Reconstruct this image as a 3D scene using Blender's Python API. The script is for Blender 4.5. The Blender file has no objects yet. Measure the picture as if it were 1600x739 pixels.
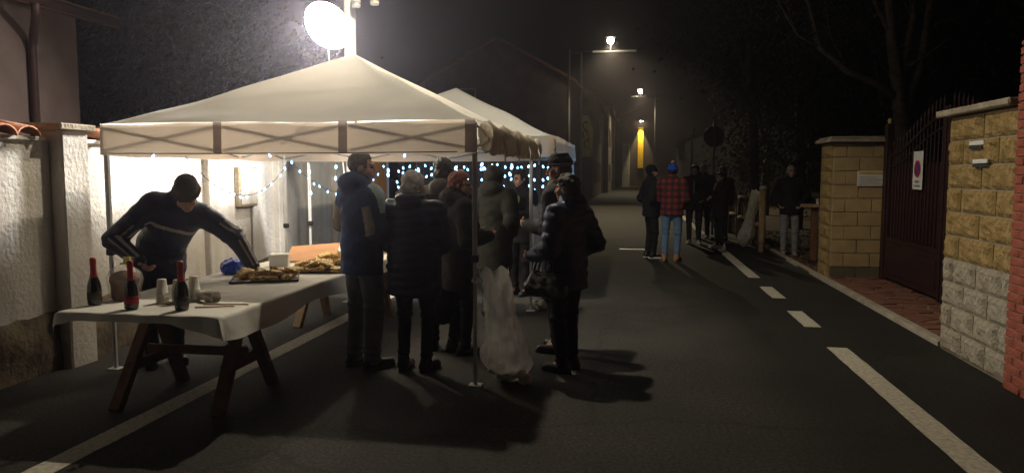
import bpy, math, random
import numpy as np
from mathutils import Vector, Matrix
random.seed(7); rng = np.random.default_rng(7)
R = math.radians
sc = bpy.context.scene
C = sc.collection

# ------------------------------------------------------------------ camera, night sky, exposure
# the road runs along +Y; the phone is held at eye height and turned a little to the left
cd = bpy.data.cameras.new('camera'); cam = bpy.data.objects.new('camera', cd); C.objects.link(cam)
cam.location = (0, 0, 1.58); cam.rotation_euler = (R(90 - 4.825), 0, R(9.213))
cd.sensor_width = 36; cd.lens = 36 * 1155 / 1600; cd.clip_start = .05; cd.clip_end = 2000
sc.camera = cam
w = bpy.data.worlds.new('World'); sc.world = w; w.use_nodes = True
nt = w.node_tree
sky = nt.nodes.new('ShaderNodeTexSky'); sky.sky_type = 'NISHITA'; sky.sun_disc = False
sky.sun_elevation = R(-6); sky.sun_rotation = R(200); sky.air_density = 1.0; sky.dust_density = 3
hs = nt.nodes.new('ShaderNodeHueSaturation'); hs.inputs['Saturation'].default_value = .35
nt.links.new(sky.outputs[0], hs.inputs['Color'])
nt.links.new(hs.outputs[0], nt.nodes['Background'].inputs[0])
nt.nodes['Background'].inputs[1].default_value = .05
vs_ = sc.view_settings
vs_.view_transform = 'Standard'; vs_.look = 'None'; vs_.gamma = 1; vs_.use_curve_mapping = False; vs_.exposure = 0
sc.cycles.use_denoising = True
sc.cycles.max_bounces = 6; sc.cycles.diffuse_bounces = 3; sc.cycles.glossy_bounces = 2; sc.cycles.transmission_bounces = 4; sc.cycles.volume_bounces = 0; sc.cycles.transparent_max_bounces = 10
sc.cycles.sample_clamp_indirect = 3.0
sc.cycles.caustics_reflective = False; sc.cycles.caustics_refractive = False

# ------------------------------------------------------------------ materials
def mat(name, col, rough=.7, var=.15, vscale=6., bump=0., bscale=40., metal=0., spec=.3, col2=None, detail=4., trans=0., sheen=0.):
    m = bpy.data.materials.new(name); m.use_nodes = True
    n = m.node_tree.nodes; l = m.node_tree.links; p = n['Principled BSDF']
    p.inputs['Roughness'].default_value = rough; p.inputs['Metallic'].default_value = metal
    p.inputs['Specular IOR Level'].default_value = spec
    if sheen: p.inputs['Sheen Weight'].default_value = sheen
    tc = n.new('ShaderNodeTexCoord')
    nz = n.new('ShaderNodeTexNoise'); nz.inputs['Scale'].default_value = vscale; nz.inputs['Detail'].default_value = detail
    l.new(tc.outputs['Object'], nz.inputs['Vector'])
    cr = n.new('ShaderNodeValToRGB'); cr.color_ramp.elements[0].position = .32; cr.color_ramp.elements[1].position = .68
    c2 = col2 if col2 else tuple(min(1, c * (1 + var)) for c in col)
    c1 = col if col2 else tuple(c * (1 - var) for c in col)
    cr.color_ramp.elements[0].color = (*c1, 1); cr.color_ramp.elements[1].color = (*c2, 1)
    l.new(nz.outputs['Fac'], cr.inputs[0]); l.new(cr.outputs[0], p.inputs['Base Color'])
    if bump:
        b = n.new('ShaderNodeBump'); b.inputs['Strength'].default_value = bump; b.inputs['Distance'].default_value = .02
        n2 = n.new('ShaderNodeTexNoise'); n2.inputs['Scale'].default_value = bscale; n2.inputs['Detail'].default_value = 5
        l.new(tc.outputs['Object'], n2.inputs['Vector']); l.new(n2.outputs['Fac'], b.inputs['Height']); l.new(b.outputs[0], p.inputs['Normal'])
    if trans:
        t = n.new('ShaderNodeBsdfTranslucent'); l.new(cr.outputs[0], t.inputs[0])
        mx = n.new('ShaderNodeMixShader'); mx.inputs[0].default_value = trans
        o = n['Material Output']; l.new(p.outputs[0], mx.inputs[1]); l.new(t.outputs[0], mx.inputs[2]); l.new(mx.outputs[0], o.inputs[0])
    return m
def emit(name, col, s):
    m = bpy.data.materials.new(name); m.use_nodes = True; n = m.node_tree.nodes
    p = n['Principled BSDF']; p.inputs['Base Color'].default_value = (*col, 1)
    p.inputs['Emission Color'].default_value = (*col, 1); p.inputs['Emission Strength'].default_value = s
    return m
def film(name, col, op, rough=.25):
    m = bpy.data.materials.new(name); m.use_nodes = True; n = m.node_tree.nodes; l = m.node_tree.links
    p = n['Principled BSDF']; p.inputs['Base Color'].default_value = (*col, 1); p.inputs['Roughness'].default_value = rough
    tl = n.new('ShaderNodeBsdfTranslucent'); tl.inputs[0].default_value = (*col, 1)
    m1 = n.new('ShaderNodeMixShader'); m1.inputs[0].default_value = .45; l.new(p.outputs[0], m1.inputs[1]); l.new(tl.outputs[0], m1.inputs[2])
    tr = n.new('ShaderNodeBsdfTransparent'); mx = n.new('ShaderNodeMixShader')
    tc = n.new('ShaderNodeTexCoord'); mp = n.new('ShaderNodeMapping'); mp.inputs['Scale'].default_value = (2.2, 2.2, .5); nz = n.new('ShaderNodeTexNoise'); nz.inputs['Scale'].default_value = 9; nz.inputs['Detail'].default_value = 6
    mr = n.new('ShaderNodeMapRange'); mr.inputs[1].default_value = .3; mr.inputs[2].default_value = .7; mr.inputs[3].default_value = max(.02, op - .2); mr.inputs[4].default_value = min(1, op + .2)
    b = n.new('ShaderNodeBump'); b.inputs['Strength'].default_value = .5; b.inputs['Distance'].default_value = .02
    l.new(tc.outputs['Object'], mp.inputs[0]); l.new(mp.outputs[0], nz.inputs['Vector']); l.new(nz.outputs['Fac'], mr.inputs[0]); l.new(mr.outputs[0], mx.inputs[0])
    l.new(nz.outputs['Fac'], b.inputs['Height']); l.new(b.outputs[0], p.inputs['Normal'])
    l.new(tr.outputs[0], mx.inputs[1]); l.new(m1.outputs[0], mx.inputs[2]); l.new(mx.outputs[0], n['Material Output'].inputs[0])
    return m
def plaid(name):
    m = bpy.data.materials.new(name); m.use_nodes = True; n = m.node_tree.nodes; l = m.node_tree.links
    p = n['Principled BSDF']; p.inputs['Roughness'].default_value = .9
    tc = n.new('ShaderNodeTexCoord'); sp = n.new('ShaderNodeSeparateXYZ'); l.new(tc.outputs['Object'], sp.inputs[0])
    def stripe(out, fr):
        a = n.new('ShaderNodeMath'); a.operation = 'MULTIPLY'; a.inputs[1].default_value = fr; l.new(out, a.inputs[0])
        s = n.new('ShaderNodeMath'); s.operation = 'SINE'; l.new(a.outputs[0], s.inputs[0])
        g = n.new('ShaderNodeMath'); g.operation = 'GREATER_THAN'; g.inputs[1].default_value = .1; l.new(s.outputs[0], g.inputs[0]); return g.outputs[0]
    a = stripe(sp.outputs['X'], 55); b = stripe(sp.outputs['Z'], 55)
    ad = n.new('ShaderNodeMath'); ad.operation = 'ADD'; l.new(a, ad.inputs[0]); l.new(b, ad.inputs[1])
    hf = n.new('ShaderNodeMath'); hf.operation = 'MULTIPLY'; hf.inputs[1].default_value = .5; l.new(ad.outputs[0], hf.inputs[0])
    cr = n.new('ShaderNodeValToRGB'); cr.color_ramp.interpolation = 'CONSTANT'
    e = cr.color_ramp.elements; e[0].color = (.20, .024, .022, 1); e[1].position = .3; e[1].color = (.075, .011, .012, 1)
    k = e.new(.8); k.color = (.02, .012, .014, 1)
    l.new(hf.outputs[0], cr.inputs[0]); l.new(cr.outputs[0], p.inputs['Base Color']); return m

def asphalt():
    m = mat('asphalt', (.029, .027, .024), .82, bump=.55, bscale=170, vscale=1.1, col2=(.052, .047, .039), spec=.35)
    n = m.node_tree.nodes; l = m.node_tree.links; p = n['Principled BSDF']
    tc = n.new('ShaderNodeTexCoord'); sp = n.new('ShaderNodeTexNoise'); sp.inputs['Scale'].default_value = 230; sp.inputs['Detail'].default_value = 1
    l.new(tc.outputs['Object'], sp.inputs['Vector'])
    cr = n.new('ShaderNodeValToRGB'); cr.color_ramp.elements[0].position = .6; cr.color_ramp.elements[1].position = .76
    cr.color_ramp.elements[0].color = (.55, .55, .55, 1); cr.color_ramp.elements[1].color = (2.6, 2.4, 2.1, 1)
    l.new(sp.outputs['Fac'], cr.inputs[0])
    mx = n.new('ShaderNodeMix'); mx.data_type = 'RGBA'; mx.blend_type = 'MULTIPLY'; mx.inputs[0].default_value = 1
    base = p.inputs['Base Color'].links[0].from_socket
    l.new(base, mx.inputs[6]); l.new(cr.outputs[0], mx.inputs[7]); l.new(mx.outputs[2], p.inputs['Base Color'])
    n3 = n.new('ShaderNodeTexNoise'); n3.inputs['Scale'].default_value = 42; n3.inputs['Detail'].default_value = 3; l.new(tc.outputs['Object'], n3.inputs['Vector'])
    c3 = n.new('ShaderNodeValToRGB'); c3.color_ramp.elements[0].position = .35; c3.color_ramp.elements[1].position = .68; c3.color_ramp.elements[0].color = (.42, .42, .42, 1); c3.color_ramp.elements[1].color = (1.75, 1.70, 1.60, 1); l.new(n3.outputs['Fac'], c3.inputs[0])
    m3 = n.new('ShaderNodeMix'); m3.data_type = 'RGBA'; m3.blend_type = 'MULTIPLY'; m3.inputs[0].default_value = 1; l.new(mx.outputs[2], m3.inputs[6]); l.new(c3.outputs[0], m3.inputs[7])
    vo = n.new('ShaderNodeTexVoronoi'); vo.feature = 'DISTANCE_TO_EDGE'; vo.inputs['Scale'].default_value = .55; wv = n.new('ShaderNodeTexNoise'); wv.inputs['Scale'].default_value = 2.2; wv.inputs['Detail'].default_value = 6
    ad = n.new('ShaderNodeMix'); ad.data_type = 'RGBA'; ad.inputs[0].default_value = .35; l.new(tc.outputs['Object'], wv.inputs['Vector']); l.new(tc.outputs['Object'], ad.inputs[6]); l.new(wv.outputs['Color'], ad.inputs[7]); l.new(ad.outputs[2], vo.inputs['Vector'])
    c4 = n.new('ShaderNodeValToRGB'); c4.color_ramp.elements[0].position = .0; c4.color_ramp.elements[1].position = .012; c4.color_ramp.elements[0].color = (.35, .35, .35, 1); c4.color_ramp.elements[1].color = (1, 1, 1, 1); l.new(vo.outputs['Distance'], c4.inputs[0])
    # asphalt colour scaled darker along the right edge, with a wavering border
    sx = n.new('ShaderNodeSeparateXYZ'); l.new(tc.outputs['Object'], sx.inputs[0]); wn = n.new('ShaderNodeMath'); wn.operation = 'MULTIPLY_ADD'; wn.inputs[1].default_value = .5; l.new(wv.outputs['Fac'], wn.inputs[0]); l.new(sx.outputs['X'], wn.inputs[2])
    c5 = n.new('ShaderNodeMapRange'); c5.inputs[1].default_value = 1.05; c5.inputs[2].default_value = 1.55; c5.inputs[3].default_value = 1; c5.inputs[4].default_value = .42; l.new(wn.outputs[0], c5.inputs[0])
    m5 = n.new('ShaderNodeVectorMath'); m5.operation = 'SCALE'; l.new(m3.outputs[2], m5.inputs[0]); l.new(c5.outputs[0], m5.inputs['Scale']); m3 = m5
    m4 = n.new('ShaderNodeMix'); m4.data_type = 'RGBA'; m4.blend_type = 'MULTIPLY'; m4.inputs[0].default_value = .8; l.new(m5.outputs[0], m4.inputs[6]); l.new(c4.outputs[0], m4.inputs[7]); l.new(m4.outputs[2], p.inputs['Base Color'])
    return m
def plaster():
    m = mat('plaster', (.50, .465, .41), .9, bump=.5, bscale=26, vscale=1.7, col2=(.72, .69, .63), detail=9)
    n = m.node_tree.nodes; l = m.node_tree.links; p = n['Principled BSDF']   # rain streaks running down from the coping
    tc = n.new('ShaderNodeTexCoord'); mp = n.new('ShaderNodeMapping'); mp.inputs['Scale'].default_value = (3, 3.2, .35)
    nz = n.new('ShaderNodeTexNoise'); nz.inputs['Scale'].default_value = 1.6; nz.inputs['Detail'].default_value = 6
    l.new(tc.outputs['Object'], mp.inputs[0]); l.new(mp.outputs[0], nz.inputs['Vector'])
    cr = n.new('ShaderNodeValToRGB'); cr.color_ramp.elements[0].position = .33; cr.color_ramp.elements[1].position = .52
    cr.color_ramp.elements[0].color = (.50, .47, .42, 1); cr.color_ramp.elements[1].color = (1, 1, 1, 1)
    l.new(nz.outputs['Fac'], cr.inputs[0])
    mx = n.new('ShaderNodeMix'); mx.data_type = 'RGBA'; mx.blend_type = 'MULTIPLY'; mx.inputs[0].default_value = .4
    base = p.inputs['Base Color'].links[0].from_socket
    l.new(base, mx.inputs[6]); l.new(cr.outputs[0], mx.inputs[7]); l.new(mx.outputs[2], p.inputs['Base Color'])
    return m
M = dict(
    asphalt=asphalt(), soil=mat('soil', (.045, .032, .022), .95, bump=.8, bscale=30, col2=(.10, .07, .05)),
    paint=mat('road_paint', (.34, .315, .255), .75, vscale=30, bump=.12, bscale=200, col2=(.56, .525, .43), detail=10),
    plaster=plaster(), plinth=mat('damp_plinth', (.05, .04, .03), .95, bump=.8, bscale=22, vscale=4, col2=(.17, .13, .08), detail=8),
    terracotta=mat('terracotta', (.42, .17, .09), .85, vscale=9, bump=.3, col2=(.62, .30, .18)),
    fabric=mat('tent_fabric', (.60, .58, .53), .8, var=.05, vscale=2.2, bump=.4, bscale=4, trans=.48, spec=.2),
    valance=mat('valance_fabric', (.80, .70, .60), .8, var=.05, vscale=3, bump=.15, bscale=6, trans=.72, spec=.2),
    rolled=mat('rolled_fabric', (.46, .40, .31), .85, var=.08, vscale=7, bump=.3, bscale=14, trans=.35),
    strap=mat('grey_strap', (.42, .36, .32), .85, trans=.45), white_metal=mat('white_metal', (.62, .62, .60), .45, var=.06), black_plastic=mat('black_plastic', (.02, .02, .02), .5),
    grey_metal=mat('grey_metal', (.22, .22, .22), .5, metal=.6), dark_metal=mat('dark_metal', (.03, .03, .03), .6),
    wood=mat('trestle_wood', (.095, .042, .020), .75, vscale=12, bump=.3, bscale=60, col2=(.17, .08, .04)),
    palewood=mat('pale_wood', (.30, .19, .10), .8, vscale=10, bump=.3, col2=(.45, .30, .17)),
    paper=mat('paper_cloth', (.74, .72, .66), .7, var=.06, vscale=3, bump=.45, bscale=7, trans=.12),
    cup=mat('white_plastic_cup', (.78, .75, .68), .4, var=.04, trans=.25), bottle=mat('dark_glass', (.008, .012, .006), .06, spec=.8), foil=mat('red_foil', (.45, .018, .015), .32, bump=.3, bscale=90, spec=.6),
    label=mat('red_label', (.30, .01, .03), .5), darklabel=mat('dark_label', (.05, .035, .02), .5),
    crust=mat('baked_crust', (.22, .09, .025), .7, vscale=30, bump=.6, bscale=60, col2=(.50, .26, .09)),
    crumb=mat('focaccia_top', (.62, .40, .12), .6, vscale=30, bump=.9, bscale=55, col2=(.86, .70, .36), detail=6),
    tray=mat('baking_tray', (.05, .045, .04), .45, metal=.4), card=mat('brown_cardboard', (.42, .22, .11), .85, var=.12),
    bluebag=mat('blue_plastic', (.02, .06, .42), .3, bump=.8, bscale=24), panettone=mat('panettone', (.085, .035, .018), .7, vscale=14, col2=(.17, .075, .035)),
    film=film('clear_film', (.86, .87, .87), .54), cellophane=film('cellophane', (.75, .72, .66), .15, .1), yellow=mat('yellow_tie', (.55, .55, .03), .5),
    blockface=mat('ochre_block', (.19, .125, .042), .95, vscale=11, bump=1., bscale=34, col2=(.33, .225, .09), detail=8), blockgrey=mat('grey_block', (.22, .19, .135), .95, vscale=11, bump=1., bscale=34, col2=(.34, .30, .22), detail=8),
    mortar=mat('mortar', (.34, .29, .20), .95, bump=.5, bscale=60), smoothblock=mat('smooth_ochre_block', (.30, .215, .10), .95, vscale=5, bump=.5, bscale=50, col2=(.40, .29, .15), detail=8), darkplinth=mat('dark_block', (.10, .085, .06), .95, vscale=7, bump=.5),
    capstone=mat('concrete_cap', (.24, .20, .14), .95, vscale=6, bump=.6, bscale=40, col2=(.38, .33, .24)),
    brick=mat('red_brick', (.23, .058, .034), .95, vscale=9, bump=.8, bscale=70, col2=(.36, .105, .062), detail=9), brickmortar=mat('brick_mortar', (.26, .14, .10), .95, bump=.4),
    gate=mat('oxblood_gate', (.028, .010, .010), .55, var=.2, bump=.1), porphyry=mat('porphyry', (.14, .055, .035), .85, vscale=5, bump=.6, bscale=40, col2=(.24, .11, .075)), joint=mat('paving_joint', (.28, .24, .19), .95, bump=.4),
    kerb=mat('kerb_stone', (.30, .26, .20), .9, vscale=8, bump=.5, col2=(.42, .37, .29)), signwhite=mat('sign_white', (.66, .65, .60), .5, var=.04), signred=mat('sign_red', (.50, .02, .02), .5), signblue=mat('sign_blue', (.03, .05, .22), .5), ink=mat('ink', (.03, .03, .03), .7), signyellow=mat('sign_yellow', (.5, .38, .1), .6),
    bark=mat('bark', (.06, .045, .032), .95, vscale=9, bump=.9, bscale=25, col2=(.13, .10, .075)), leaf=mat('leaf', (.035, .05, .015), .7, vscale=3, col2=(.10, .11, .04), trans=.25), dryleaf=mat('dry_leaf', (.045, .033, .014), .9, vscale=3, col2=(.09, .07, .03), trans=.25, spec=.1), darkleaf=mat('dark_leaf', (.011, .014, .008), .95, vscale=3, col2=(.024, .030, .014), trans=.2, spec=.05), litter=mat('litter', (.10, .045, .02), .95, vscale=6, col2=(.24, .13, .06)),
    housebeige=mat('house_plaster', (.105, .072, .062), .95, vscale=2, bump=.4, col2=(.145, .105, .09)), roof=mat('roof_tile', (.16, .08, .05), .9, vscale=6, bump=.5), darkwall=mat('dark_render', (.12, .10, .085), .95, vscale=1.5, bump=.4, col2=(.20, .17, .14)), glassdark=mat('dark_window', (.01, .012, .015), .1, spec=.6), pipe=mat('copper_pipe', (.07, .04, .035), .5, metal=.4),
    shutter=mat('shutter', (.05, .035, .025), .7), orange=mat('orange_render', (.55, .22, .05), .9, vscale=3, bump=.3), yellowwall=mat('yellow_render', (.72, .45, .03), .9), whitewall=mat('white_render', (.60, .57, .52), .9, vscale=2),
    banner=mat('banner_cloth', (.52, .46, .22), .9, trans=.3), bannermark=mat('banner_mark', (.06, .05, .03), .9),
    skin=mat('skin', (.46, .27, .20), .55, var=.08, vscale=12, bump=.1, bscale=80), lips=mat('lips', (.36, .12, .10), .5), eye=mat('eye_dark', (.02, .015, .012), .25), brow=mat('brow_hair', (.05, .035, .025), .8),
    lamp_glass=emit('flood_glass', (1, .98, .94), 16), lamp2=emit('street_glass', (1, .90, .66), 90), led=emit('led_bulb', (.22, .55, 1.), 10), warmbulb=emit('warm_bulb', (1, .8, .5), 12), wire=mat('clear_wire', (.05, .06, .05), .5),
    yellowlit=mat('yellow_door', (.70, .42, .02), .8),
)
def cloth(name, col, rough=.85, var=.18, bump=.35, bscale=30, col2=None): return mat(name, col, rough, var, 9, bump, bscale, 0, .25, col2)

# ------------------------------------------------------------------ mesh helpers
def tag(o, label, cat, group=None, kind=None):
    o['label'] = label
    if cat: o['category'] = cat
    if group: o['group'] = group
    if kind: o['kind'] = kind
    return o
def thing(name, label, cat, loc=(0, 0, 0), rz=0., group=None):
    o = bpy.data.objects.new(name, None); C.objects.link(o); o.location = loc; o.rotation_euler = (0, 0, rz); o.empty_display_size = .1
    return tag(o, label, cat, group)
def wloc(o):
    v = Vector((0, 0, 0))
    while o is not None: v = v + o.location; o = o.parent
    return v
def link(name, me, parent=None, loc=(0, 0, 0), rot=None):
    o = bpy.data.objects.new(name, me); C.objects.link(o); o.parent = parent; o.location = loc
    if rot is not None: o.rotation_euler = rot
    return o
def npmesh(name, V, Q, mats, midx=None, smooth=True):
    """V (n,3), Q (m,4) or (m,3) int arrays"""
    me = bpy.data.meshes.new(name); V = np.asarray(V, np.float32); Q = np.asarray(Q, np.int32)
    me.vertices.add(len(V)); me.vertices.foreach_set('co', V.ravel())
    k = Q.shape[1]; me.loops.add(Q.size); me.loops.foreach_set('vertex_index', Q.ravel())
    me.polygons.add(len(Q)); me.polygons.foreach_set('loop_start', np.arange(len(Q), dtype=np.int32) * k)
    try: me.polygons.foreach_set('loop_total', np.full(len(Q), k, np.int32))
    except Exception: pass
    for m in (mats if isinstance(mats, (list, tuple)) else [mats]): me.materials.append(m)
    if midx is not None: me.polygons.foreach_set('material_index', np.asarray(midx, np.int32))
    me.update(calc_edges=True)
    if smooth: me.polygons.foreach_set('use_smooth', np.ones(len(Q), bool))
    return me
class MB:
    def __init__(s): s.v = []; s.f = []; s.m = []; s.cur = 0
    def add(s, V, F):
        b = len(s.v); s.v += [tuple(map(float, p)) for p in V]; s.f += [tuple(b + i for i in f) for f in F]; s.m += [s.cur] * len(F); return s
    def box(s, x0, x1, y0, y1, z0, z1, Mx=None):
        V = [(x, y, z) for x in (x0, x1) for y in (y0, y1) for z in (z0, z1)]
        if Mx is not None: V = [tuple(Mx @ Vector(p)) for p in V]
        return s.add(V, [(0, 1, 3, 2), (4, 6, 7, 5), (0, 4, 5, 1), (2, 3, 7, 6), (0, 2, 6, 4), (1, 5, 7, 3)])
    def cham(s, x0, x1, y0, y1, z0, z1, b=.006, Mx=None, jit=0.):
        c = Vector(((x0 + x1) / 2, (y0 + y1) / 2, (z0 + z1) / 2)); h = ((x1 - x0) / 2, (y1 - y0) / 2, (z1 - z0) / 2)
        V = []; idx = {}
        for sx in (-1, 1):
            for sy in (-1, 1):
                for sz in (-1, 1):
                    for a in range(3):
                        q = [sx * (h[0] - (b if a != 0 else 0)), sy * (h[1] - (b if a != 1 else 0)), sz * (h[2] - (b if a != 2 else 0))]
                        q = [t + random.uniform(-jit, jit) for t in q]
                        idx[(sx, sy, sz, a)] = len(V); p = c + Vector(q); V.append(tuple(Mx @ p) if Mx is not None else tuple(p))
        F = []; I = idx
        for sg in (-1, 1):
            for a in range(3):
                u, v = [(1, 2), (2, 0), (0, 1)][a]; q = []
                for (p, r) in ((-1, -1), (1, -1), (1, 1), (-1, 1)):
                    t = [0, 0, 0]; t[a] = sg; t[u] = p; t[v] = r; q.append(I[(*t, a)])
                F.append(tuple(q if sg > 0 else q[::-1]))
        for a in range(3):
            u, v = [(1, 2), (2, 0), (0, 1)][a]
            for p in (-1, 1):
                for r in (-1, 1):
                    t0 = [0, 0, 0]; t0[u] = p; t0[v] = r; t1 = list(t0); t0[a] = -1; t1[a] = 1
                    F.append((I[(*t0, u)], I[(*t1, u)], I[(*t1, v)], I[(*t0, v)]) if p * r < 0 else (I[(*t0, v)], I[(*t1, v)], I[(*t1, u)], I[(*t0, u)]))
        for sx in (-1, 1):
            for sy in (-1, 1):
                for sz in (-1, 1):
                    t = (I[(sx, sy, sz, 0)], I[(sx, sy, sz, 1)], I[(sx, sy, sz, 2)]); F.append(t if sx * sy * sz > 0 else t[::-1])
        return s.add(V, F)
    def tube(s, P, rad, n=8, cap=True):
        P = [Vector(p) for p in P]
        if not isinstance(rad, (list, tuple)): rad = [rad] * len(P)
        V = []; F = []; prev = None
        for i, p in enumerate(P):
            t = (P[min(i + 1, len(P) - 1)] - P[max(i - 1, 0)]).normalized()
            if prev is None:
                a = Vector((0, 0, 1)) if abs(t.z) < .9 else Vector((1, 0, 0)); u = t.cross(a).normalized()
            else:
                u = (prev - t * prev.dot(t))
                u = u.normalized() if u.length > 1e-6 else t.orthogonal().normalized()
            prev = u; v = t.cross(u)
            for k in range(n):
                an = 2 * math.pi * k / n; V.append(p + (u * math.cos(an) + v * math.sin(an)) * rad[i])
        for i in range(len(P) - 1):
            for k in range(n):
                a = i * n + k; b = i * n + (k + 1) % n; F.append((a, b, b + n, a + n))
        if cap: F.append(tuple(range(n))[::-1]); F.append(tuple((len(P) - 1) * n + k for k in range(n)))
        return s.add(V, F)
    def lathe(s, prof, c=(0, 0, 0), n=20, Mx=None):
        V = []; F = []
        for (r, z) in prof:
            for k in range(n):
                a = 2 * math.pi * k / n; p = Vector((r * math.cos(a), r * math.sin(a), z))
                if Mx is not None: p = Mx @ p
                V.append(p + Vector(c))
        for i in range(len(prof) - 1):
            for k in range(n):
                a = i * n + k; b = i * n + (k + 1) % n; F.append((a, b, b + n, a + n))
        if prof[0][0] > 1e-5: F.append(tuple(range(n))[::-1])
        if prof[-1][0] > 1e-5: F.append(tuple((len(prof) - 1) * n + k for k in range(n)))
        return s.add(V, F)
    def grid(s, A, flip=False):
        m, n = A.shape[:2]; F = []
        for i in range(m - 1):
            for j in range(n - 1):
                q = (i * n + j, (i + 1) * n + j, (i + 1) * n + j + 1, i * n + j + 1); F.append(q[::-1] if flip else q)
        return s.add(A.reshape(-1, 3), F)
    def prism(s, poly, z0, z1):
        n = len(poly); V = [(x, y, z0) for x, y in poly] + [(x, y, z1) for x, y in poly]
        F = [tuple(range(n))[::-1], tuple(range(n, 2 * n))] + [(i, (i + 1) % n, n + (i + 1) % n, n + i) for i in range(n)]
        return s.add(V, F)
    def build(s, name, m, parent=None, smooth=False, local=False, bevel=0., loc=None):
        me = bpy.data.meshes.new(name); v = s.v
        if parent is not None and not local:
            o = wloc(parent); v = [(p[0] - o.x, p[1] - o.y, p[2] - o.z) for p in v]
        me.from_pydata(v, [], s.f)
        for mm in (m if isinstance(m, (list, tuple)) else [m]): me.materials.append(mm)
        me.polygons.foreach_set('material_index', s.m)
        if smooth: me.polygons.foreach_set('use_smooth', [True] * len(s.f))
        me.update(); ob = link(name, me, parent, loc or (0, 0, 0))
        if bevel:
            b = ob.modifiers.new('bevel', 'BEVEL'); b.width = bevel; b.segments = 2; b.limit_method = 'ANGLE'
        return ob
def box(name, m, parent, *a, bevel=0.): return MB().box(*a).build(name, m, parent, bevel=bevel)
def rotm(rx=0, ry=0, rz=0, at=(0, 0, 0)): return Matrix.Translation(at) @ Matrix.Rotation(rz, 4, 'Z') @ Matrix.Rotation(ry, 4, 'Y') @ Matrix.Rotation(rx, 4, 'X')

# ---- signed distance shapes -> one continuous quad mesh (surface nets)
def surface_nets(f, lo, h):
    s = f < 0; nx, ny, nz = f.shape; sh = (nx - 1, ny - 1, nz - 1)
    acc = np.zeros((*sh, 3), np.float32); cnt = np.zeros(sh, np.float32); quads = []
    cr = []
    for ax in range(3):
        a = [slice(None)] * 3; b = [slice(None)] * 3; a[ax] = slice(0, -1); b[ax] = slice(1, None)
        f0 = f[tuple(a)]; f1 = f[tuple(b)]; e = s[tuple(a)] != s[tuple(b)]
        t = np.where(e, f0 / np.where(e, f0 - f1, 1), 0).astype(np.float32); cr.append((e, s[tuple(a)]))
        o1, o2 = [x for x in range(3) if x != ax]
        for d1 in (0, 1):
            for d2 in (0, 1):
                sl = [slice(None)] * 3; sl[o1] = slice(d1, sh[o1] + d1); sl[o2] = slice(d2, sh[o2] + d2)
                m = e[tuple(sl)].astype(np.float32); acc[..., ax] += m * t[tuple(sl)]; acc[..., o1] += m * d1; acc[..., o2] += m * d2; cnt += m
    act = cnt > 0; ids = np.full(sh, -1, np.int64); ids[act] = np.arange(act.sum())
    idx = np.argwhere(act); V = np.asarray(lo) + (idx + acc[act] / cnt[act][:, None]) * h
    for ax in range(3):
        e, ins = cr[ax]; u = (ax + 1) % 3; v = (ax + 2) % 3
        P = np.argwhere(e); ok = (P[:, u] > 0) & (P[:, v] > 0) & (P[:, u] < sh[u]) & (P[:, v] < sh[v]); P = P[ok]
        if not len(P): continue
        def cell(du, dv):
            q = P.copy(); q[:, u] += du; q[:, v] += dv; return ids[q[:, 0], q[:, 1], q[:, 2]]
        q = np.stack([cell(-1, -1), cell(0, -1), cell(0, 0), cell(-1, 0)], 1)
        i0 = ins[P[:, 0], P[:, 1], P[:, 2]]; q[~i0] = q[~i0][:, ::-1]; quads.append(q)
    return V, np.concatenate(quads)
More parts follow.
